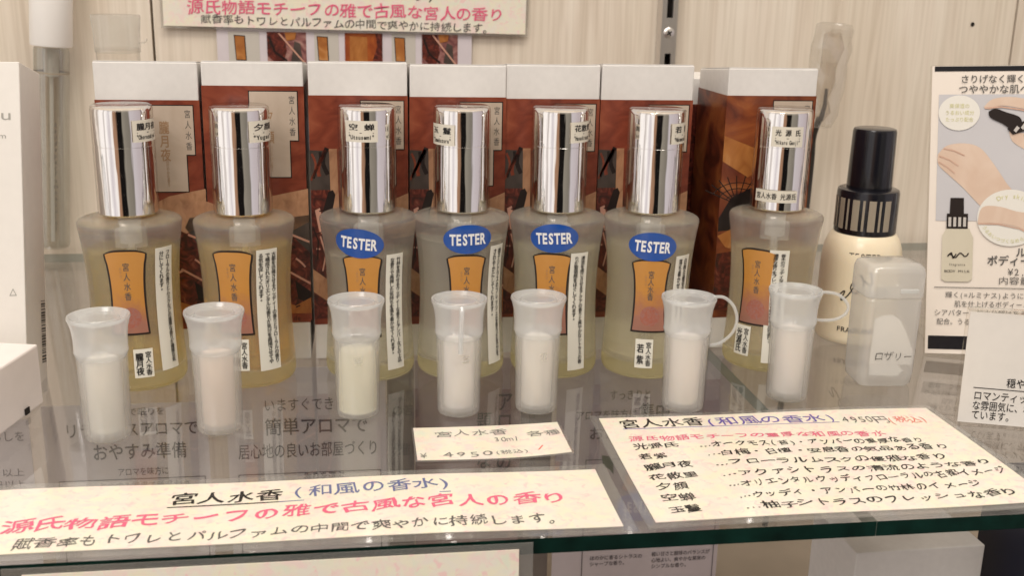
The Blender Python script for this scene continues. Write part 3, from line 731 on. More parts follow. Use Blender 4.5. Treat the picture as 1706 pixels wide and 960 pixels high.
def vial(i, x, y, col, loop, note, label):
    t = thing('scent_vial', label, 'vial', (x, y, .0002), (0,0,0), 'stoppered scent vials in front of the bottles')
    face = math.atan2(-x, y)
    bm = bmesh.new()
    lathe(bm, [(0,.0),(.0070,.0),(.0077,.0005),(.0080,.0014),(.0085,.0315),(.0078,.0315),(.0072,.0022),(0,.0018)], 48)
    mk('vial_body', bm, M_pe, t, smooth=True)
    m = pm('absorbent_roll_%d' % i, col, .8, noise=.05, nscale=400, sss=.2)
    bm = bmesh.new()
    if i == 2: lathe(bm, [(0,.0022),(.0070,.0022),(.0071,.008),(.0066,.0245),(.0060,.0255),(0,.0258)], 40)
    else: lathe(bm, [(0,.0035),(.0053,.0028),(.0056,.0036),(.0057,.0276),(.0053,.0289),(.0046,.0291),(0,.0284)], 40)
    mk('absorbent_roll', bm, m, t, smooth=True)
    bm = bmesh.new()
    lathe(bm, [(.0070,.0285),(.0084,.0300),(.0090,.0318),(.0091,.0324),(.0089,.0330),(.0090,.0370),(.0094,.0405),(.0102,.0432),(.0105,.0440),(.0103,.0447),(.0096,.0446),(.0082,.0425),(.0070,.0428),(.0067,.0438),(.0064,.0441),(0,.0442)], 48)
    st = mk('stopper', bm, M_pecap, t, smooth=True)
    if loop:
        bm = bmesh.new()
        if loop == 'front': pts = [(0.001,-.0107,.0440),(0.001,-.0118,.0420),(0.0008,-.0114,.0360),(0.0006,-.0104,.0310),(0.0006,-.0098,.0262)]; a = face
        elif loop == 'right': pts = [(.0095,0,.0442),(.0135,-.0002,.0440),(.0172,-.0005,.0410),(.0190,-.0008,.0365),(.0186,-.0008,.0320),(.0165,-.0006,.0285),(.0130,-.0003,.0258),(.0095,0,.0250)]; a = 0
        else: pts = [(.0095,0,.0430),(.0130,-.0003,.0432),(.0178,-.0008,.0420),(.0215,-.0012,.0380),(.0208,-.0012,.0345),(.0170,-.0008,.0322),(.0120,-.0003,.0318),(.0088,0,.0322)]; a = 0
        pts = smoothprof(pts, 4); rot = Matrix.Rotation(a, 3, 'Z')
        tube(bm, [rot @ Vector(p) for p in pts], .00062 if loop != 'front' else .0009, 8)
        mk('strap', bm, M_pecap, st, smooth=True)
    if note:
        bm = bmesh.new(); mp = wrap(face+R(10 if i != 2 else -5), .0002, lambda z: .0084)
        glyph(bm, note, 0.0, .001, .0235, .0032, .0034, mp, 0, 0, 0, 1.0); mk('pencil_mark', bm, M_faint, t, recalc=False)
for i, v in enumerate(VI): vial(i, *v)

# ================================================================== SIGNS LYING ON THE SHELF
def wave(x, y): return .00035+.00045*math.sin(x*55+.8)*math.sin((y-.28)*38+.4)+.00035*math.sin(x*23+y*30)
def wavy(bm, x0, x1, y0, y1, z0, z1, nx=48, ny=12, hf=None):
    hf = hf or wave
    g = {}
    for k, h in enumerate((z0, z1)):
        for i in range(nx+1):
            for j in range(ny+1):
                x, y = x0+(x1-x0)*i/nx, y0+(y1-y0)*j/ny; g[k,i,j] = bm.verts.new((x, y, hf(x,y)+h))
    for k in (0, 1):
        for i in range(nx):
            for j in range(ny): bm.faces.new((g[k,i,j], g[k,i+1,j], g[k,i+1,j+1], g[k,i,j+1]))
    for i in range(nx):
        for j in (0, ny): bm.faces.new((g[0,i,j], g[0,i+1,j], g[1,i+1,j], g[1,i,j]))
    for j in range(ny):
        for i in (0, nx): bm.faces.new((g[0,i,j], g[0,i,j+1], g[1,i,j+1], g[1,i,j]))
def sheet(name, label, cat, x0, x1, y0, y1, lam, z=.0002, rot=0.0, paper=M_washi, curl=0.0, lamf=None):
    t = thing(name, label, cat, (0,0,z))
    lf = lamf if lamf is not None else lam
    bm = bmesh.new(); wavy(bm, x0-lam, x1+lam, y0-lf, y1+lam, 0, .0004); mk('laminate', bm, M_lam, t, smooth=True)
    bm = bmesh.new(); wavy(bm, x0, x1, y0, y1, .00045, .00065); mk('paper', bm, paper, t, smooth=True)
    return t
# long sign at the front left
t = sheet('shelf_sign', 'long laminated sign along the shelf front edge with large pink handwriting', 'sign', -.140, .0765, .2852, .3255, .0040, lamf=.0034)
mp = lambda x, y: (x, y, wave(x, y)+.00074); B = 1.0
bm = bmesh.new(); htext(bm, '宮人水香', (-.0602,.3146), (-.0252,.3150), .0078, mp, 0, .018, .6, B)
line(bm, [(-.0595,.3094),(-.0262,.3103)], .0005, mp); mk('black_heading', bm, M_black, t, recalc=False)
bm = bmesh.new(); htext(bm, '(和風の香水)', (-.0228,.3163), (.0275,.3186), .0080, mp, 0, .008, .6, B)
line(bm, [(-.0262,.3103),(.0270,.3120)], .0005, mp); mk('blue_heading', bm, M_blue, t, recalc=False)
bm = bmesh.new(); htext(bm, '源氏物語モチーフの雅で古風な宮人の香り', (-.1045,.3003), (.0630,.3067), .0074, mp, 0, .018, 1.1, 1.5); mk('pink_lettering', bm, M_pink, t, recalc=False)
bm = bmesh.new(); htext(bm, '賦香率もトワレとパルファムの中間で爽やかに持続します。', (-.0985,.2898), (.0600,.2922), .0058, mp, 0, .008, 1.1, 1.5); mk('grey_lettering', bm, M_grey, t, recalc=False)
# scent list at the front right
t = sheet('scent_list_card', 'laminated card listing seven scents in black handwriting, lying at the front right', 'sign', .0868, .2168, .2865, .3668, .0030, lamf=.0030)
bm = bmesh.new(); htext(bm, '宮人水香', (.0925,.3604), (.1250,.3603), .0074, mp, 0, .012, .5, B); mk('black_heading', bm, M_black, t, recalc=False)
bm = bmesh.new(); htext(bm, '(和風の香水)', (.1252,.3602), (.1762,.3592), .0074, mp, 0, .006, .5, B); line(bm, [(.0935,.3562),(.1760,.3550)], .0004, mp); mk('purple_heading', bm, M_purple, t, recalc=False)
bm = bmesh.new(); htext(bm, '4950円', (.1775,.3570), (.1958,.3562), .0066, mp, 0, .0, .9, B, wide=1.2); mk('price_lettering', bm, M_grey, t, recalc=False)
bm = bmesh.new(); htext(bm, '(税込)', (.1950,.3556), (.2105,.3550), .0062, mp, 0, .0, .9, B); mk('red_lettering', bm, M_red, t, recalc=False)
bm = bmesh.new(); htext(bm, '源氏物語モチーフの重厚な和風の香水', (.0929,.3473), (.1882,.3439), .0043, mp, 0, .010, 1.2, 1.5); mk('pink_lettering', bm, M_pink, t, recalc=False)
LIST = [('光源氏', .0930,.1093,.3405,.3405, '…オークモス(苔)・アンバーの重厚な香り', .1165,.1996,.3398,.3370),
        ('若紫', .0930,.1034,.3329,.3329, '…白梅・白檀・安息香の気品ある香り', .1165,.2056,.3320,.3306),
        ('朧月夜', .0926,.1102,.3248,.3250, '…フローラルムスクの優雅な香り', .1165,.2005,.3243,.3224),
        ('花散里', .0926,.1092,.3169,.3171, '…アクアシトラスの清流のような香り', .1165,.2136,.3159,.3160),
        ('夕顔', .0928,.1038,.3093,.3095, '…オリエンタルウッディフローラルの古都イメージ', .1165,.2146,.3085,.3095),
        ('空蝉', .0924,.1035,.3017,.3018, '…ウッディ・アンバーの竹林のイメージ', .1165,.2010,.3003,.3012),
        ('玉鬘', .0928,.1032,.2935,.2936, '…柚子シトラスのフレッシュな香り', .1165,.2090,.2928,.2938)]
bm = bmesh.new()
for a, x0, x1, y0, y1, b, u0, u1, v0, v1 in LIST:
    htext(bm, a, (x0,y0), (x1,y1), .0046, mp, 0, .016, 1.2, 1.5); htext(bm, b, (u0,v0), (u1,v1), .0044, mp, 0, .012, 1.3, 1.5)
mk('black_lettering', bm, M_black, t, recalc=False)
# small price card
M_penink = pm('thin_pen_ink', (.19,.185,.17), .5)
t = thing('price_card', 'small handwritten price card lying between the vials and the long sign', 'price card', (0,0,.0002))
def bend(x, y): return -.0001+.0013*((x-.044)/.026)**2*(.4+.6*(.366-y)/.03)*(1 if x > .044 else .35)
bm = bmesh.new(); wavy(bm, .0172, .0716, .3366, .3662, 0, .0003, 24, 8, bend); mk('laminate', bm, M_lam, t, smooth=True)
bm = bmesh.new(); wavy(bm, .0178, .0708, .3372, .3656, .00035, .0005, 24, 8, bend); mk('paper', bm, M_washi, t, smooth=True)
mpc = lambda x, y: (x, y, bend(x, y)+.00058)
bm = bmesh.new()
htext(bm, '宮人水香', (.0245,.3588), (.0512,.3599), .0050, mpc, 0, 0, .9, 1.6); htext(bm, '各種', (.0578,.3556), (.0702,.3560), .0052, mpc, 0, 0, .9, 1.6)
htext(bm, '30ml', (.0455,.3524), (.0550,.3526), .0048, mpc, 0, -.002, .8, 1.2, wide=1.5)
htext(bm, '¥', (.0188,.3408), (.0214,.3408), .0048, mpc, 0, 0, 0, 1, wide=1.4); htext(bm, '4950', (.0262,.3412), (.0446,.3414), .0050, mpc, 0, -.002, .8, 1.2, wide=1.3)
htext(bm, '(税込)', (.0446,.3414), (.0566,.3420), .0034, mpc, 0, .0, .8, 1.0); mk('pen_lettering', bm, M_penink, t, recalc=False)
bm = bmesh.new(); line(bm, [(.0620,.3452),(.0600,.3418)], .0005, mpc); mk('red_pen_stroke', bm, M_red, t, recalc=False)

# sign hanging below the front edge
t = thing('hanging_sign', 'laminated paper sign hanging below the left part of the front glass edge', 'sign', (0, .2795, 0), (R(-4),0,0))
bm = bmesh.new(); box(bm, -.0985, .0482, -.0004, 0, -.045, .0000); mk('laminate', bm, M_lam, t)
bm = bmesh.new(); box(bm, -.0930, .0440, -.0008, -.00045, -.042, -.0018); mk('paper', bm, M_washi, t)
bm = bmesh.new(); htext(bm, '宮人水香(和風の香水)', (-.04,-.0135), (.040,-.0135), .008, upright(-.001), 0, .012, .6, B); mk('lettering', bm, M_black, t, recalc=False)

# ================================================================== SIGNS ON THE WALL
t = thing('wall_sign', 'wide laminated sign with pink and black handwriting on the wall at the top', 'sign', (0, WALL_Y-.005, 0), (0, R(.55), 0))
bm = bmesh.new(); box(bm, -.1115, .1000, .0012, .0022, .1288, .172); mk('laminate', bm, M_lam, t)
bm = bmesh.new(); box(bm, -.1100, .0985, .0004, .0010, .1302, .170); mk('paper', bm, M_washi, t)
up = upright(.0001)
bm = bmesh.new(); htext(bm, '源氏物語モチーフの雅で古風な宮人の香り', (-.0975,.1412), (.0850,.1412), .0078, up, 0, .012, .6, B); mk('pink_lettering', bm, M_pink, t, recalc=False)
bm = bmesh.new(); htext(bm, '賦香率もトワレとパルファムの中間で爽やかに持続します。', (-.0900,.1345), (.0790,.1330), .0052, up, 0, .004, .6, B); mk('black_lettering', bm, M_grey, t, recalc=False)
bm = bmesh.new(); htext(bm, '宮人水香(和風の香水)', (-.055,.154), (.045,.154), .010, up, 0, .010, .6, B); mk('black_heading', bm, M_black, t, recalc=False)
t = thing('photo_sheet', 'pale lavender sheet of product pictures on the wall behind the boxes', 'printed sheet', (0, WALL_Y-.0025, 0))
M_lav = pm('lavender_paper', (.62,.57,.60), .5, noise=.03, nscale=80); M_lav2 = pm('greyish_photo_ground', (.52,.49,.44), .5)
bm = bmesh.new(); box(bm, -.0800, .0680, .0005, .0010, .060, .140); mk('paper', bm, M_lav, t)
for k, (x0, x1, kind) in enumerate([(-.0735,-.0560,'b'), (-.0516,-.0292,'a'), (-.0245,-.0105,'b'), (-.0069,.0150,'o'), (.0205,.0345,'b'), (.0383,.0596,'a')]):
    bm = bmesh.new(); up = upright(.0003-.0); up2 = upright(.0001); up3 = upright(-.0001)
    if kind == 'b':
        poly(bm, [(x0,.08),(x1,.08),(x1,.1285),(x0,.1285)], up, 0)
        m_ = (x0+x1)/2-.002; poly(bm, [(m_-.0028,.1122),(m_+.0032,.1120),(m_+.0028,.1262),(m_-.0036,.1266)], up2, 2); poly(bm, [(m_-.0024,.1127),(m_+.0027,.1125),(m_+.0023,.1257),(m_-.0031,.1261)], up3, 1)
        mats = [M_lav2, A_ORANGE, A_BLACK]
    elif kind == 'o':
        poly(bm, [(x0,.08),(x1,.08),(x1,.1285),(x0,.1285)], up, 0); poly(bm, [(x1-.006,.1122),(x1,.1115),(x1,.1285),(x1-.004,.1285),(x1-.003,.121)], up2, 1); poly(bm, [(x0+.002,.08),(x1-.008,.08),(x1-.009,.1262),(x0+.003,.1268)], up2, 2)
        mats = [art_mat('picture_rust', [(.3,(.20,.035,.012)),(.6,(.36,.09,.02)),(.8,(.45,.16,.04))], (90,90,90)), A_MAROON, A_ORANGE]
    else:
        poly(bm, [(x0,.08),(x1,.08),(x1,.1285),(x0,.1285)], up, 0); w = x1-x0
        poly(bm, [(x0,.115),(x0+.35*w,.108),(x0+.5*w,.118),(x0+.42*w,.1285),(x0,.1285)], up2, 1); poly(bm, [(x0+.45*w,.1285),(x0+.75*w,.1285),(x0+.72*w,.1245),(x0+.5*w,.1235)], up3, 3)
        poly(bm, [(x0+.6*w,.112),(x0+.9*w,.110),(x0+.85*w,.122),(x0+.7*w,.1235)], up2, 2); line(bm, [(x0+.3*w,.128),(x0+.62*w,.1195),(x0+.95*w,.111)], .0009, up3, 4); line(bm, [(x0+.05*w,.126),(x0+.2*w,.117),(x0+.5*w,.112)], .0012, up3, 5)
        mats = [art_mat('picture_mauve_%d' % k, [(.3,(.10,.03,.035)),(.5,(.26,.11,.10)),(.7,(.40,.24,.20))], (140,140,140)), A_MAROON, A_CHAR, A_ORANGE, A_PINK, A_BLACK]
    mk('product_picture', bm, mats, t, recalc=False)

# ================================================================== RIGHT: LOTION, MILKY BOTTLE, POSTER, CARD
t = thing('lotion_bottle', 'cream lotion bottle with tall black pump cap and striped collar', 'lotion bottle', (.2305, .4610, .0002))
bm = bmesh.new()
lathe(bm, [(0,0),(.0185,0)]+smoothprof([(.0192,.0008),(.0197,.0040),(.0199,.020),(.0197,.036),(.0190,.0425),(.0175,.0470),(.0155,.0500)], 5)+[(.0120,.0512),(0,.0514)], 64)
t.scale = (.92, .92, 1.0); mk('bottle_body', bm, M_cream, t, smooth=True)
bm = bmesh.new(); lathe(bm, [(0,.0502),(.0146,.0502),(.0150,.0508),(.0150,.0690),(.0146,.0702),(.0138,.0706),(.0112,.0708),(0,.0708)], 64); cl = mk('collar', bm, M_blackplastic, t, smooth=True)
bm = bmesh.new(); face = math.atan2(-.229,.461); mp = wrap(face, .00012, lambda z: .0150)
s = -.0226
for k in range(9):
    w = .0034 if k % 2 == 0 else .0011
    grid(bm, lambda q: s, lambda q: s+w, .0528, .0668, mp, 1, 5); s += w+.0016+(.0002 if k % 2 else 0)
mk('collar_stripes', bm, M_silver, cl, recalc=False)
bm = bmesh.new(); lathe(bm, [(0,.0706),(.0107,.0706),(.0109,.0712),(.0104,.0965),(.0100,.0976),(.0088,.0980),(0,.0980)], 48); mk('pump_cap', bm, M_blackplastic, t, smooth=True)
bm = bmesh.new(); rl = lambda z: .0199; mp = wrap(face+.10, .0002, lambda z: rad2(z))
def rad2(z): return .0199 if z < .036 else .0197-(z-.036)*.14
htext(bm, 'TESTER', (-.0078,.0418), (.0078,.0418), .0042, mp, 0, .004, wide=1.6)
htext(bm, 'FRAGRANCE', (-.0105,.0075), (.0105,.0075), .0030, mp, 0, .01, wide=1.5)
pts = [(-.011+.0006*k+.0018*math.sin(k*.9), .0215+.0034*math.sin(k*.75+.5)+.0005*k) for k in range(26)]
line(bm, pts, .0006, mp); mk('lettering', bm, M_black, t, recalc=False)

t = thing('flip_top_bottle', 'translucent rectangular flip-top bottle with a handwritten white paper inside', 'bottle', (.2138, .4020, .0002), (0,0,R(-4)))
def rrect(w, d, r, n=6):
    out = []
    for cx_, cy__, a0 in ((w-r, -d+r, -90), (w-r, d-r, 0), (-w+r, d-r, 90), (-w+r, -d+r, 180)):
        for k in range(n+1):
            a = R(a0+90*k/n); out.append((cx_+r*math.cos(a), cy__+r*math.sin(a)))
    return out
def loft(bm, secs, mat=0):
    rings = [[bm.verts.new((x, y, z)) for x, y in sec] for sec, z in secs]; n = len(rings[0])
    for a, b in zip(rings, rings[1:]):
        for k in range(n): bm.faces.new((a[k], a[(k+1)%n], b[(k+1)%n], b[k])).material_index = mat
    bm.faces.new(rings[0][::-1]); bm.faces.new(rings[-1])
bm = bmesh.new(); loft(bm, [(rrect(.0104,.0084,.0035), 0), (rrect(.0115,.0095,.0042), .0014), (rrect(.0119,.0099,.0042), .006), (rrect(.0121,.0101,.0042), .0366), (rrect(.0115,.0095,.0042), .0376)])
M_case = clear_mat('clear_case_plastic', (.96,.96,.95), .14, 1.45, .04, .40, (.93,.93,.92)); mk('bottle_body', bm, M_case, t, smooth=True)
bm = bmesh.new(); loft(bm, [(rrect(.0119,.0099,.0042), .0379), (rrect(.0123,.0103,.0042), .0384), (rrect(.0123,.0103,.0042), .0478), (rrect(.0118,.0098,.0045), .0500), (rrect(.0106,.0086,.0045), .0512), (rrect(.006,.0045,.003), .0516)])
fc = mk('flip_cap', bm, M_case, t, smooth=True)
bm = bmesh.new(); box(bm, .0010, .0085, -.0110, -.0100, .0402, .0420, 0, .0003); mk('thumb_tab', bm, M_pecap, fc)
bm = bmesh.new(); mp = upright(-.0090)
poly(bm, [(-.0080,.0095),(.0100,.0095),(.0100,.0150),(.0080,.0190),(.0060,.0235),(.0030,.0285),(-.0005,.0310),(-.0050,.0305),(-.0078,.0290)], mp)
poly(bm, [(-.0075,.0050),(.0045,.0045),(.0065,.0070),(.0040,.0094),(-.0080,.0094)], mp)
pl = mk('paper_slip', bm, pm('paper_slip_white', (.80,.77,.72), .6), t)
bm = bmesh.new(); mp = upright(-.01025)
htext(bm, 'ロザリー', (-.0068,.0138), (.0090,.0132), .0040, mp, 0, -.004, .8, 1.2); mk('pen_lettering', bm, M_grey, pl, recalc=False)

# poster in an acrylic stand, leaning back
t = thing('poster_stand', 'tall acrylic poster about body milk, showing hands and a pump bottle, right edge', 'poster', (.2500, .4302, .0006), (R(-13.5), R(-2.2), R(-16)))
PW, PH = .090, .1295
bm = bmesh.new(); box(bm, 0, PW, .0012, .0028, 0, PH, 0, .0004, 1); mk('acrylic_panel', bm, M_clear, t)
bm = bmesh.new(); box(bm, .0004, PW-.001, .0006, .0011, .0004, PH-.0006); pp = mk('poster_paper', bm, pm('poster_paper', (.77,.70,.63), .3, noise=.015, nscale=60), t)
up = upright(.0004); up2 = upright(.0002); up3 = upright(.00003); up4 = upright(-.00012); up5 = upright(-.00025)
for q in ([(.0014,PH-.0030),(PW-.002,PH-.0030),(PW-.002,PH-.0008),(.0014,PH-.0008)], [(.0016,.0024),(PW-.003,.0024),(PW-.003,.0084),(.0016,.0084)]):
    bm = bmesh.new(); poly(bm, q, up, 0); mk('black_bar', bm, M_blackplastic, pp, recalc=False)
M_sky = pm('poster_grey_photo', (.53,.52,.54), .3, noise=.03, nscale=30); M_skin = art_mat('poster_skin_print', [(.3,(.60,.44,.34)),(.7,(.68,.54,.44))], (90,90,60), .3, .5); M_skin2 = art_mat('poster_skin_edge_print', [(.3,(.52,.32,.24)),(.7,(.60,.40,.31))], (150,90,150), .3, .5)
M_disc = pm('poster_pale_disc', (.73,.71,.66), .3); M_lime = pm('poster_lime_ink', (.60,.58,.30), .4); M_cream2 = art_mat('poster_bottle_print', [(.3,(.56,.51,.40)),(.7,(.64,.59,.48))], (60,60,20), .3, .3)
M_sil2 = pm('poster_silver_print', (.50,.47,.44), .35)
def blob(pts): return [(x, y) for x, y in smoothprof(pts+[pts[0]], 4)][:-1]
bm = bmesh.new(); poly(bm, [(.0035,.0600),(PW-.004,.0600),(PW-.004,.1162),(.0035,.1162)], up, 0)
poly(bm, blob([(.0036,.0895),(.0075,.0935),(.0150,.0945),(.0215,.0925),(.0270,.0860),(.0330,.0770),(.0380,.0690),(.0300,.0610),(.0230,.0660),(.0150,.0745),(.0090,.0800),(.0040,.0850)]), up2, 1)
for q in ([(.0042,.0888),(.0085,.0872),(.0125,.0845)], [(.0040,.0862),(.0080,.0838),(.0110,.0812)], [(.0060,.0922),(.0105,.0912),(.0150,.0890)]): line(bm, q, .0005, up3, 2)
mk('hand_picture', bm, [M_sky, M_skin, M_skin2], pp, recalc=False)
bm = bmesh.new(); disc(bm, .0350, .0615, .0140, .0126, up3, 0, 2, 40)
poly(bm, blob([(.0212,.0590),(.0230,.0660),(.0300,.0665),(.0400,.0640),(.0520,.0650),(.0530,.0560),(.0450,.0540),(.0390,.0572),(.0300,.0590)]), up4, 3)
line(bm, [(.0215,.0588),(.0300,.0587),(.0390,.0568),(.0450,.0537),(.0520,.0548)], .0006, up5, 2)
for k, c in enumerate('Dry skin'):
    a = R(118-k*9)
    if c != ' ': glyph(bm, c, 0.0, .0350+.0108*math.cos(a), .0615+.0098*math.sin(a), .0028, .0028, up4, 1, a-PI/2)
for k in range(12):
    a = R(205+k*10); glyph(bm, 'うるおいつづくなめらか肌'[k], 0.0, .0350+.0118*math.cos(a), .0615+.0104*math.sin(a), .0020, .0020, up4, 1, a+PI/2)
mk('wrist_picture', bm, [M_disc, M_lime, M_skin2, M_skin], pp, recalc=False)
bm = bmesh.new(); disc(bm, .0122, .1080, .0088, .0078, up3, 0, 2, 36)
htext(bm, '高保湿の', (.0078,.1110), (.0165,.1110), .0020, up4, 1); htext(bm, 'うるおい成分', (.0060,.1080), (.0185,.1080), .0020, up4, 1); htext(bm, 'たっぷり配合', (.0062,.1050), (.0182,.1050), .0020, up4, 1)
mk('pale_bubble', bm, [M_disc, M_lime], pp, recalc=False)
bm = bmesh.new()
poly(bm, blob([(.0225,.1105),(.0262,.1140),(.0340,.1150),(.0460,.1135),(.0620,.1145),(.0620,.1060),(.0480,.1062),(.0430,.1088),(.0390,.1098),(.0300,.1112),(.0250,.1095)]), up2, 0)
poly(bm, blob([(.0335,.1000),(.0350,.0955),(.0410,.0915),(.0500,.0880),(.0620,.0890),(.0620,.1040),(.0470,.1010),(.0400,.0990)]), up2, 0)
poly(bm, blob([(.0395,.0985),(.0430,.1030),(.0520,.1070),(.0620,.1050),(.0620,.0960),(.0500,.0940),(.0430,.0950)]), up3, 2)
line(bm, [(.0230,.1100),(.0300,.1106),(.0385,.1093),(.0430,.1080)], .0007, up3, 1)
mk('holding_hand_picture', bm, [M_skin, M_skin2, M_cream2], pp, recalc=False)
bm = bmesh.new()
poly(bm, blob([(.0245,.1085),(.0275,.1098),(.0320,.1082),(.0375,.1062),(.0385,.1030),(.0350,.1005),(.0305,.1032),(.0255,.1058)]), up4, 0)
poly(bm, [(.0325,.1010),(.0350,.0983),(.0430,.1010),(.0405,.1048)], up5, 0)
for k in range(2): poly(bm, [(.0352+.003*k,.1002+.0012*k),(.0362+.003*k,.0992+.0012*k),(.0378+.003*k,.1012+.0012*k),(.0366+.003*k,.1022+.0012*k)], upright(-.0004), 1)
mk('pump_picture', bm, [A_BLACK, M_sil2], pp, recalc=False)
bm = bmesh.new()
poly(bm, [(.0093,.0628),(.0154,.0628),(.0152,.0702),(.0095,.0702)], up3, 0); poly(bm, [(.0081,.0565),(.0171,.0565),(.0171,.0632),(.0081,.0632)], up4, 0)
for k in range(4): poly(bm, [(.0088+.0021*k,.0574),(.0100+.0021*k,.0574),(.0100+.0021*k,.0616),(.0088+.0021*k,.0616)], up5, 2)
poly(bm, [(.0064,.0340),(.0080,.0328),(.0180,.0328),(.0196,.0340),(.0196,.0525),(.0178,.0566),(.0082,.0566),(.0064,.0535)], up3, 1)
line(bm, [(.0088+.0009*k, .0440+.0010*math.sin(k*1.3)+.00012*k) for k in range(11)], .0005, up5, 0)
line(bm, [(.0090,.0445),(.0105,.0458),(.0112,.0432),(.0125,.0452)], .0005, up5, 0)
htext(bm, 'fragrance', (.0095,.0405), (.0165,.0405), .0014, up5, 0); htext(bm, 'BODY MILK', (.0075,.0375), (.0185,.0375), .0014, up5, 0)
mk('bottle_picture', bm, [A_BLACK, M_cream2, M_sil2], pp, recalc=False)
bm = bmesh.new(); mp = upright(.0001)
htext(bm, 'さりげなく輝く', (.0122,.1229), (.0395,.1229), .0036, mp, 0, .012); htext(bm, 'つややかな肌へ', (.0114,.1184), (.0415,.1184), .0038, mp, 0, .012)
mk('heading_lettering', bm, M_grey, pp, recalc=False); bm = bmesh.new()
htext(bm, 'ルミナス', (.0375,.0462), (.0560,.0462), .0042, mp, 0, .018); htext(bm, 'ボディーミルク', (.0255,.0424), (.0580,.0424), .0044, mp, 0, .018)
htext(bm, '¥2,200', (.0345,.0375), (.0500,.0375), .0038, mp, 0); htext(bm, '内容量 80g', (.0305,.0335), (.0540,.0335), .0034, mp, 0)
line(bm, [(.0036,.0302),(.0800,.0302)], .0003, mp)
for k, (a, s_) in enumerate(((.0082,'輝く(=ルミナス)ようにつややかな'), (.0122,'肌を仕上げるボディーミルク。'), (.0036,'シアバター、加水分解はちみつ(ともに保湿)'), (.0048,'配合。うるおいのある肌へ。'))):
    htext(bm, s_, (a,.0268-.0040*k), (a+.0029*len(s_),.0268-.0040*k), .0028, mp, 0)
mk('lettering', bm, M_grey, pp, recalc=False)
bm = bmesh.new(); box(bm, .004, PW-.004, .0030, .055, .0003, .0013); bmesh.ops.rotate(bm, verts=bm.verts, cent=(0,0,0), matrix=Matrix.Rotation(R(13.5), 3, 'X')); mk('stand_foot', bm, M_clear, t)

# white text card, bottom right
t = thing('text_card', 'small white acrylic card with black text in front of the right-hand poster', 'card', (.2215, .3537, .0004), (R(-4), 0, R(-19)))
bm = bmesh.new(); box(bm, 0, .062, .0004, .0026, 0, .0445, 0, .0003, 1); mk('acrylic_panel', bm, M_clear, t)
bm = bmesh.new(); box(bm, .0008, .061, -.0002, .0003, .0004, .0430); pp = mk('card_paper', bm, M_plain, t)
bm = bmesh.new(); box(bm, .0004, .0616, -.0012, .003, .0432, .0446, 0, .0005); mk('top_rim', bm, M_clear, t)
mp = upright(-.00035); bm = bmesh.new()
htext(bm, '艶やかで', (.0232,.0205), (.0360,.0205), .0034, mp, 0, .012); htext(bm, '穏やかで甘い香り', (.0162,.0168), (.0430,.0168), .0036, mp, 0, .012)
line(bm, [(.0050,.0142),(.0560,.0140)], .0003, mp)
htext(bm, 'ロマンティックな優雅', (.0052,.0112), (.0370,.0112), .0036, mp, 0, .006); htext(bm, 'な雰囲気に、ボディを整え', (.0052,.0073), (.0410,.0073), .0036, mp, 0, .006); htext(bm, 'ています。', (.0052,.0036), (.0205,.0036), .0036, mp, 0, .006)
mk('lettering', bm, M_black, pp, recalc=False)

# clear plastic piece on a cord, against the wall
t = thing('clear_pendant', 'faceted clear plastic piece hanging on a cord down the wall, left of the poster', 'pendant', (.2730, .6180, .0800), (0, R(4), 0))
rp_ = random.Random(11)
bm = bmesh.new(); lathe(bm, smoothprof([(.0040,.0602),(.0088,.0596),(.0106,.0565),(.0112,.045),(.0110,.030),(.0104,.014),(.0085,.002),(.0050,-.001)], 2), 11)
for v in bm.verts:
    v.co.x *= 1+rp_.uniform(-.10,.10); v.co.y *= 1+rp_.uniform(-.10,.10)
mk('clear_body', bm, clear_mat('clear_cast_plastic', (.95,.935,.91), .08, 1.5, .06, .12), t)
bm = bmesh.new(); lathe(bm, [(.0052,.054),(.0066,.046),(.0040,.036),(.0062,.026),(.0038,.016),(.0050,.008),(.003,.004)], 7)
for v in bm.verts: v.co.x += rp_.uniform(-.0012,.0012); v.co.z += rp_.uniform(-.002,.002)
mk('inner_facets', bm, clear_mat('clear_inner_plastic', (.88,.85,.81), .5, 1.45, .0), t)
bm = bmesh.new(); tube(bm, [(.001,0,.022),(.0016,0,.012),(.0008,.001,.003)], [.0010,.0013,.0016], 8); mk('cable_plug', bm, pm('dark_plug', (.05,.04,.035), .4), t, smooth=True)
bm = bmesh.new(); tube(bm, [(0,0,.0598),(.0008,0,.09),(.0012,0,.16)], .0009, 8); mk('cord', bm, M_clear, t, smooth=True)
bm = bmesh.new(); tube(bm, smoothprof([(0,.001,.004),(.003,.012,-.008),(.0085,.022,-.022),(.0135,.030,-.045),(.0165,.0295,-.110),(.0185,.0295,-.20),(.021,.0295,-.28)], 5), .0019, 10); mk('dark_cable', bm, pm('dark_cable', (.035,.03,.025), .5), t, smooth=True)

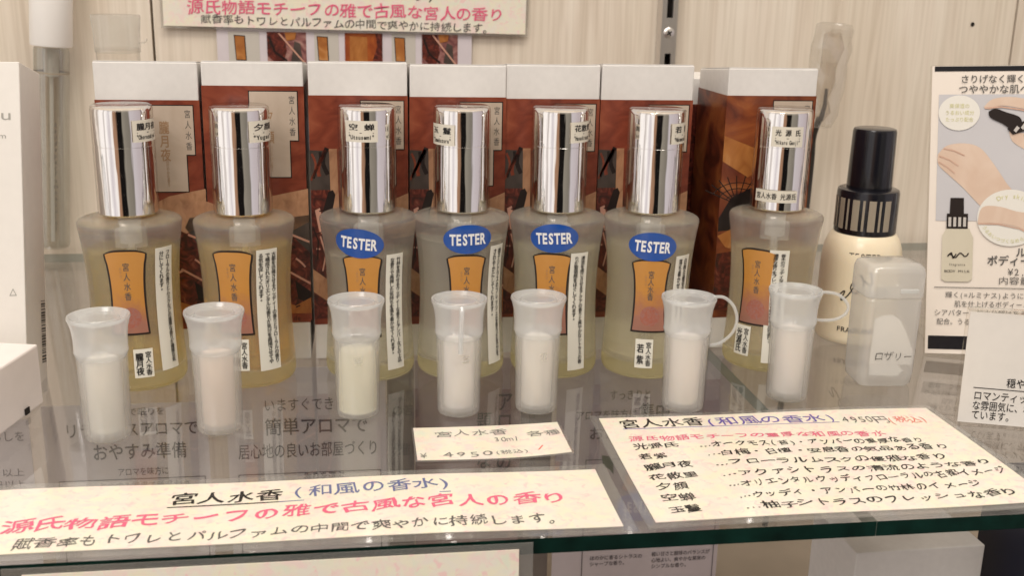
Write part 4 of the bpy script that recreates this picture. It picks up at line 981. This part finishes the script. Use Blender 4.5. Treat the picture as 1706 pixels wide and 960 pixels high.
# ================================================================== LEFT: TALL BOX, SMALL BOX, GLASS TUBE, CLEAR CYLINDER
t = thing('tall_white_box', 'tall white carton with grey lettering and a barcode, leaning back at the left edge', 'box', (-.1268, .4085, .0002), (R(-14), 0, R(0)))
bm = bmesh.new(); box(bm, -.060, 0, 0, .0265, 0, .1285, 0, .0004); mk('carton', bm, M_plain, t)
bm = bmesh.new(); mp = upright(-.0001); htext(bm, 'you', (-.0190,.1085), (-.0025,.1085), .0052, mp, 0, .0, wide=1.25); htext(bm, 'parfum', (-.0200,.1005), (-.0055,.1005), .0026, mp, 0, 0, wide=1.4)
htext(bm, '△', (-.0060,.0410), (-.0030,.0410), .0034, mp, 0); mk('lettering', bm, M_pencil, t, recalc=False)
bm = bmesh.new(); q = .0165
for k in range(24):
    w = rnd.choice((.0003,.0005,.0008)); 
    mpb = lambda a, b: (.0001, .0262-a, b)
    poly(bm, [(.001,.0370-q+.0165),(.0065,.0370-q+.0165),(.0065,.0370-q+.0165-w),(.001,.0370-q+.0165-w)], mpb); q += w+rnd.choice((.0003,.0004,.0007))
mk('barcode', bm, M_black, t, recalc=False)
t = thing('small_white_box', 'small white carton turned askew at the left edge in front of the tall white box', 'box', (-.1199, .4044, .0002), (0, 0, R(-12)))
bm = bmesh.new(); box(bm, -.045, 0, -.046, 0, 0, .0235, 0, .0008); mk('carton', bm, pm('pinkish_white_card', (.82,.76,.74), .5, noise=.02, nscale=150), t)
bm = bmesh.new(); box(bm, .0002, .0006, -.0145, -.0115, .0006, .0030); mk('dark_notch', bm, M_gap, t)
t = thing('glass_spray_tube', 'slim clear glass spray tube with a long white cap standing behind the tall white box', 'spray tube', (-.1772, .6440, .0046), (0, R(4.6), 0))
bm = bmesh.new(); lathe(bm, [(0,0),(.0052,0),(.0088,.0012),(.0094,.004),(.0094,.112),(.0090,.1145),(.0090,.002),(0,.0016)], 36); mk('glass_tube', bm, M_clearglass, t, smooth=True)
bm = bmesh.new(); lathe(bm, [(0,.004),(.0011,.004),(.0011,.098),(.0040,.099),(.0046,.114),(0,.114)], 20); mk('inner_pump', bm, M_tube, t, smooth=True)
bm = bmesh.new(); lathe(bm, [(0,.1155),(.0108,.1155),(.0112,.1162),(.0113,.190),(.0105,.193),(0,.193)], 36); mk('white_cap', bm, pm('white_cap_plastic', (.90,.88,.85), .3), t, smooth=True)
bm = bmesh.new(); lathe(bm, [(.0095,.1005),(.00965,.1005),(.00965,.1015),(.0095,.1015)], 36, closed=True); mk('neck_ring', bm, M_silver, t, smooth=True)
bm = bmesh.new(); mp = wrap(R(25), .0002, lambda z: .0095)
vtext(bm, 'eaudeparfumnatural', 0, .075, .012, .0030, mp, 0); mk('lettering', bm, M_grey, t, recalc=False)
t = thing('clear_cylinder', 'empty clear plastic cylinder with a flared lid, behind the left end perfume box', 'container', (-.1235, .6000, .0002))
bm = bmesh.new(); lathe(bm, [(0,0),(.0100,0),(.0108,.001),(.0110,.1215),(.0106,.1215),(.0104,.002),(0,.0016)], 40); mk('cylinder_body', bm, M_clear, t, smooth=True)
M_hz = clear_mat('hazy_lid_plastic', (.92,.92,.90), .15, 1.4, .02, .22)
bm = bmesh.new(); lathe(bm, [(.0108,.1190),(.0114,.1195),(.0117,.1300),(.0124,.1370),(.0122,.1382),(.0100,.1384),(0,.1384)], 40); mk('flared_lid', bm, M_hz, t, smooth=True)
bm = bmesh.new(); tube(bm, [(.0112,-.002,.124),(.0140,-.0025,.1243),(.0155,-.002,.1262)], .0005, 8); mk('lid_tab', bm, M_hz, t)

# ================================================================== BELOW THE GLASS
M_leaf = pm('leaflet_paper', (.82,.78,.77), .45, noise=.02, nscale=80); M_leaf2 = pm('leaflet_lilac_paper', (.60,.54,.57), .45, noise=.04, nscale=60)
M_dark = pm('leaflet_dark_paper', (.22,.19,.17), .5, noise=.1, nscale=70); M_mauve = pm('leaflet_mauve_paper', (.40,.29,.28), .5, noise=.06, nscale=50)
M_pale = pm('faded_grey_ink', (.10,.09,.10), .6)
def leaflet(label, x0, x1, zt, y, paper, lines=(), frames=(), vlines=(), ink=M_pale, rot=0.0):
    t = thing('leaflet', label, 'leaflet', (x0, y, -.20), (0,0,R(rot)), 'leaflets standing below the glass shelf')
    bm = bmesh.new(); box(bm, 0, x1-x0, 0, .0006, 0, zt+.20); mk('paper', bm, paper, t)
    bm = bmesh.new(); mp = lambda x, z: (x-x0, -.0003, z+.20)
    for s, a, b, z, h, *w in lines: htext(bm, s, (a,z), (b,z), h, mp, 0, w[0] if w else .0)
    for s, x, za, zb, w in vlines: vtext(bm, s, x, za, zb, w, mp, 0, .01)
    for a, b, za, zb in frames: line(bm, [(a,zb-.02),(a,za),(b,za),(b,zb-.02)], .0004, mp)
    if len(bm.verts): mk('lettering', bm, ink, t, recalc=False)
    else: bm.free()
    return t
LY = .50
leaflet('pale leaflet with grey text under the glass below the two white cartons', -.235, -.1525, -.040, LY-.012, M_leaf, [('毎日の暮らしを', -.19,-.1545,-.048,.005), ('香り以上', -.177,-.1565,-.066,.0040), ('日以上', -.171,-.1565,-.072,.0040), ('香りから選ぶ', -.180,-.1545,-.083,.0042), ('出会う香り', -.182,-.1565,-.089,.0042)])
leaflet('pale leaflet about sleep preparation seen through the glass under the leftmost vial', -.1500, -.0745, -.0385, LY, M_leaf, [('これ一本で眠りを', -.128,-.094,-.0425,.0040), ('リラックスアロマで', -.1410,-.0790,-.0515,.0074,.008), ('おやすみ準備', -.1290,-.0850,-.0630,.0084,.012), ('アロマを味方に', -.1180,-.0940,-.0735,.0042), ('おやすみ準備で睡眠力UP', -.1270,-.0845,-.0812,.0050,.012), ('すこやかな眠りのために', -.113,-.083,-.087,.0022)], [(-.1450,-.0770,-.0772,-.15)])
leaflet('pale leaflet about easy aroma and cosy rooms, under the glass at the middle left', -.0655, .0108, -.0225, LY, M_leaf, [('いますぐできる!/', -.0480,-.0020,-.0415,.0068), ('簡単アロマで', -.0480,.0020,-.0530,.0088,.012), ('居心地の良いお部屋づくり', -.0610,.0070,-.0655,.0078,.006), ('香りを選ぶ', -.0300,-.0100,-.0800,.0050,.014), ('部屋いっぱい爽やかな気持ちになる', -.0540,.0000,-.0905,.0044,.014)], [(-.0610,.0080,-.0775,-.16)])
bm = bmesh.new(); line(bm, [(0,0)]*1, .1, ident()) ; bm.free()
leaflet('narrow dark leaflet with faint text under the glass, left of the price card', .0118, .0250, -.0225, LY+.004, M_dark, [('して静', .0125,.0245,-.0400,.0060,.02), ('の若', .0140,.0245,-.0480,.0060,.02), ('雅', .0140,.0230,-.0690,.0070,.02), ('静か', .0140,.0245,-.0840,.0070,.02), ('な香', .0140,.0245,-.0940,.0070,.02)], ink=M_grey)
leaflet('plain mauve brown leaflet with a column of large letters, seen beneath the price card', .0256, .0790, -.0225, LY+.006, M_mauve, vlines=[('アロマの香り', .0705,-.0405,-.1060,.0084), ('題利なな簡単', .0600,-.0510,-.1150,.0080)], ink=M_grey)
leaflet('dark leaflet edge with small grey text under the glass, right of the middle vials', .0795, .0955, -.0225, LY+.008, M_dark, vlines=[('香りで選ぶやすらぎ', .0850,-.05,-.11,.005)], ink=M_grey)
leaflet('lilac leaflet about concentration reaching below the front edge, under the scent list card', .0965, .1865, -.0225, LY, M_leaf2, [('すっきりと', .123,.145,-.0420,.0056), ('アロマを味方に', .1060,.1380,-.0525,.0052,.008), ('集中', .1385,.1555,-.0515,.0094,.02), ('おたすけアロマ', .1130,.1700,-.0625,.0072,.014), ('ほのかに香るシトラスの', .1165,.1450,-.1335,.0026,.01), ('シャープな香り。', .1165,.1370,-.1370,.0026,.01), ('軽い甘さと酸味のバランスが', .1500,.1820,-.1330,.0026,.01), ('心地よい、爽やかな果実の', .1500,.1800,-.1366,.0026,.01), ('シンプルな香り。', .1500,.1710,-.1402,.0026,.01)], [(.1125,.1840,-.0770,-.15)])
bm = bmesh.new(); poly(bm, [(.1205,-.0745),(.1245,-.0752),(.1268,-.0785),(.1272,-.0855),(.1250,-.0825),(.1215,-.0800)], upright(-.0006))
l4 = [o for o in C.objects if o.get('label','').startswith('lilac leaflet')][0]
for v in bm.verts: v.co.x -= l4.location.x; v.co.z += .20
M_leafg = pm('leaf_green_print', (.03,.07,.035), .5); mk('leaf_picture', bm, M_leafg, l4, recalc=False)
t = thing('acrylic_divider', 'thin clear acrylic divider edge standing under the glass left of the dark leaflet', 'divider', (.0113, .4950, -.20))
bm = bmesh.new(); box(bm, -.0005, .0005, -.02, .003, 0, .158); mk('panel', bm, clear_mat('divider_acrylic', (.9,.9,.9), .05, 1.5, .25, .2), t)
t = thing('lower_white_box', 'white carton on the level below, seen under the front edge at the bottom right', 'box', (.1945, .3655, -.20), (0,0,R(1)))
bm = bmesh.new(); box(bm, 0, .056, 0, .040, 0, .1400, 0, .0006); mk('carton', bm, M_card, t)
t = thing('dark_box', 'dark navy carton under the glass at the bottom right corner', 'box', (.2620, .3500, -.20))
bm = bmesh.new(); box(bm, 0, .05, 0, .04, 0, .165, 0, .0006); mk('carton', bm, pm('navy_card', (.012,.014,.03), .4), t)
bm = bmesh.new(); box(bm, -.75, .75, .33, .655, -.2062, -.2002)
tag(mk('lower_shelf', bm, pm('lower_shelf_board', (.42,.36,.29), .5, noise=.05, nscale=40)), kind='structure')
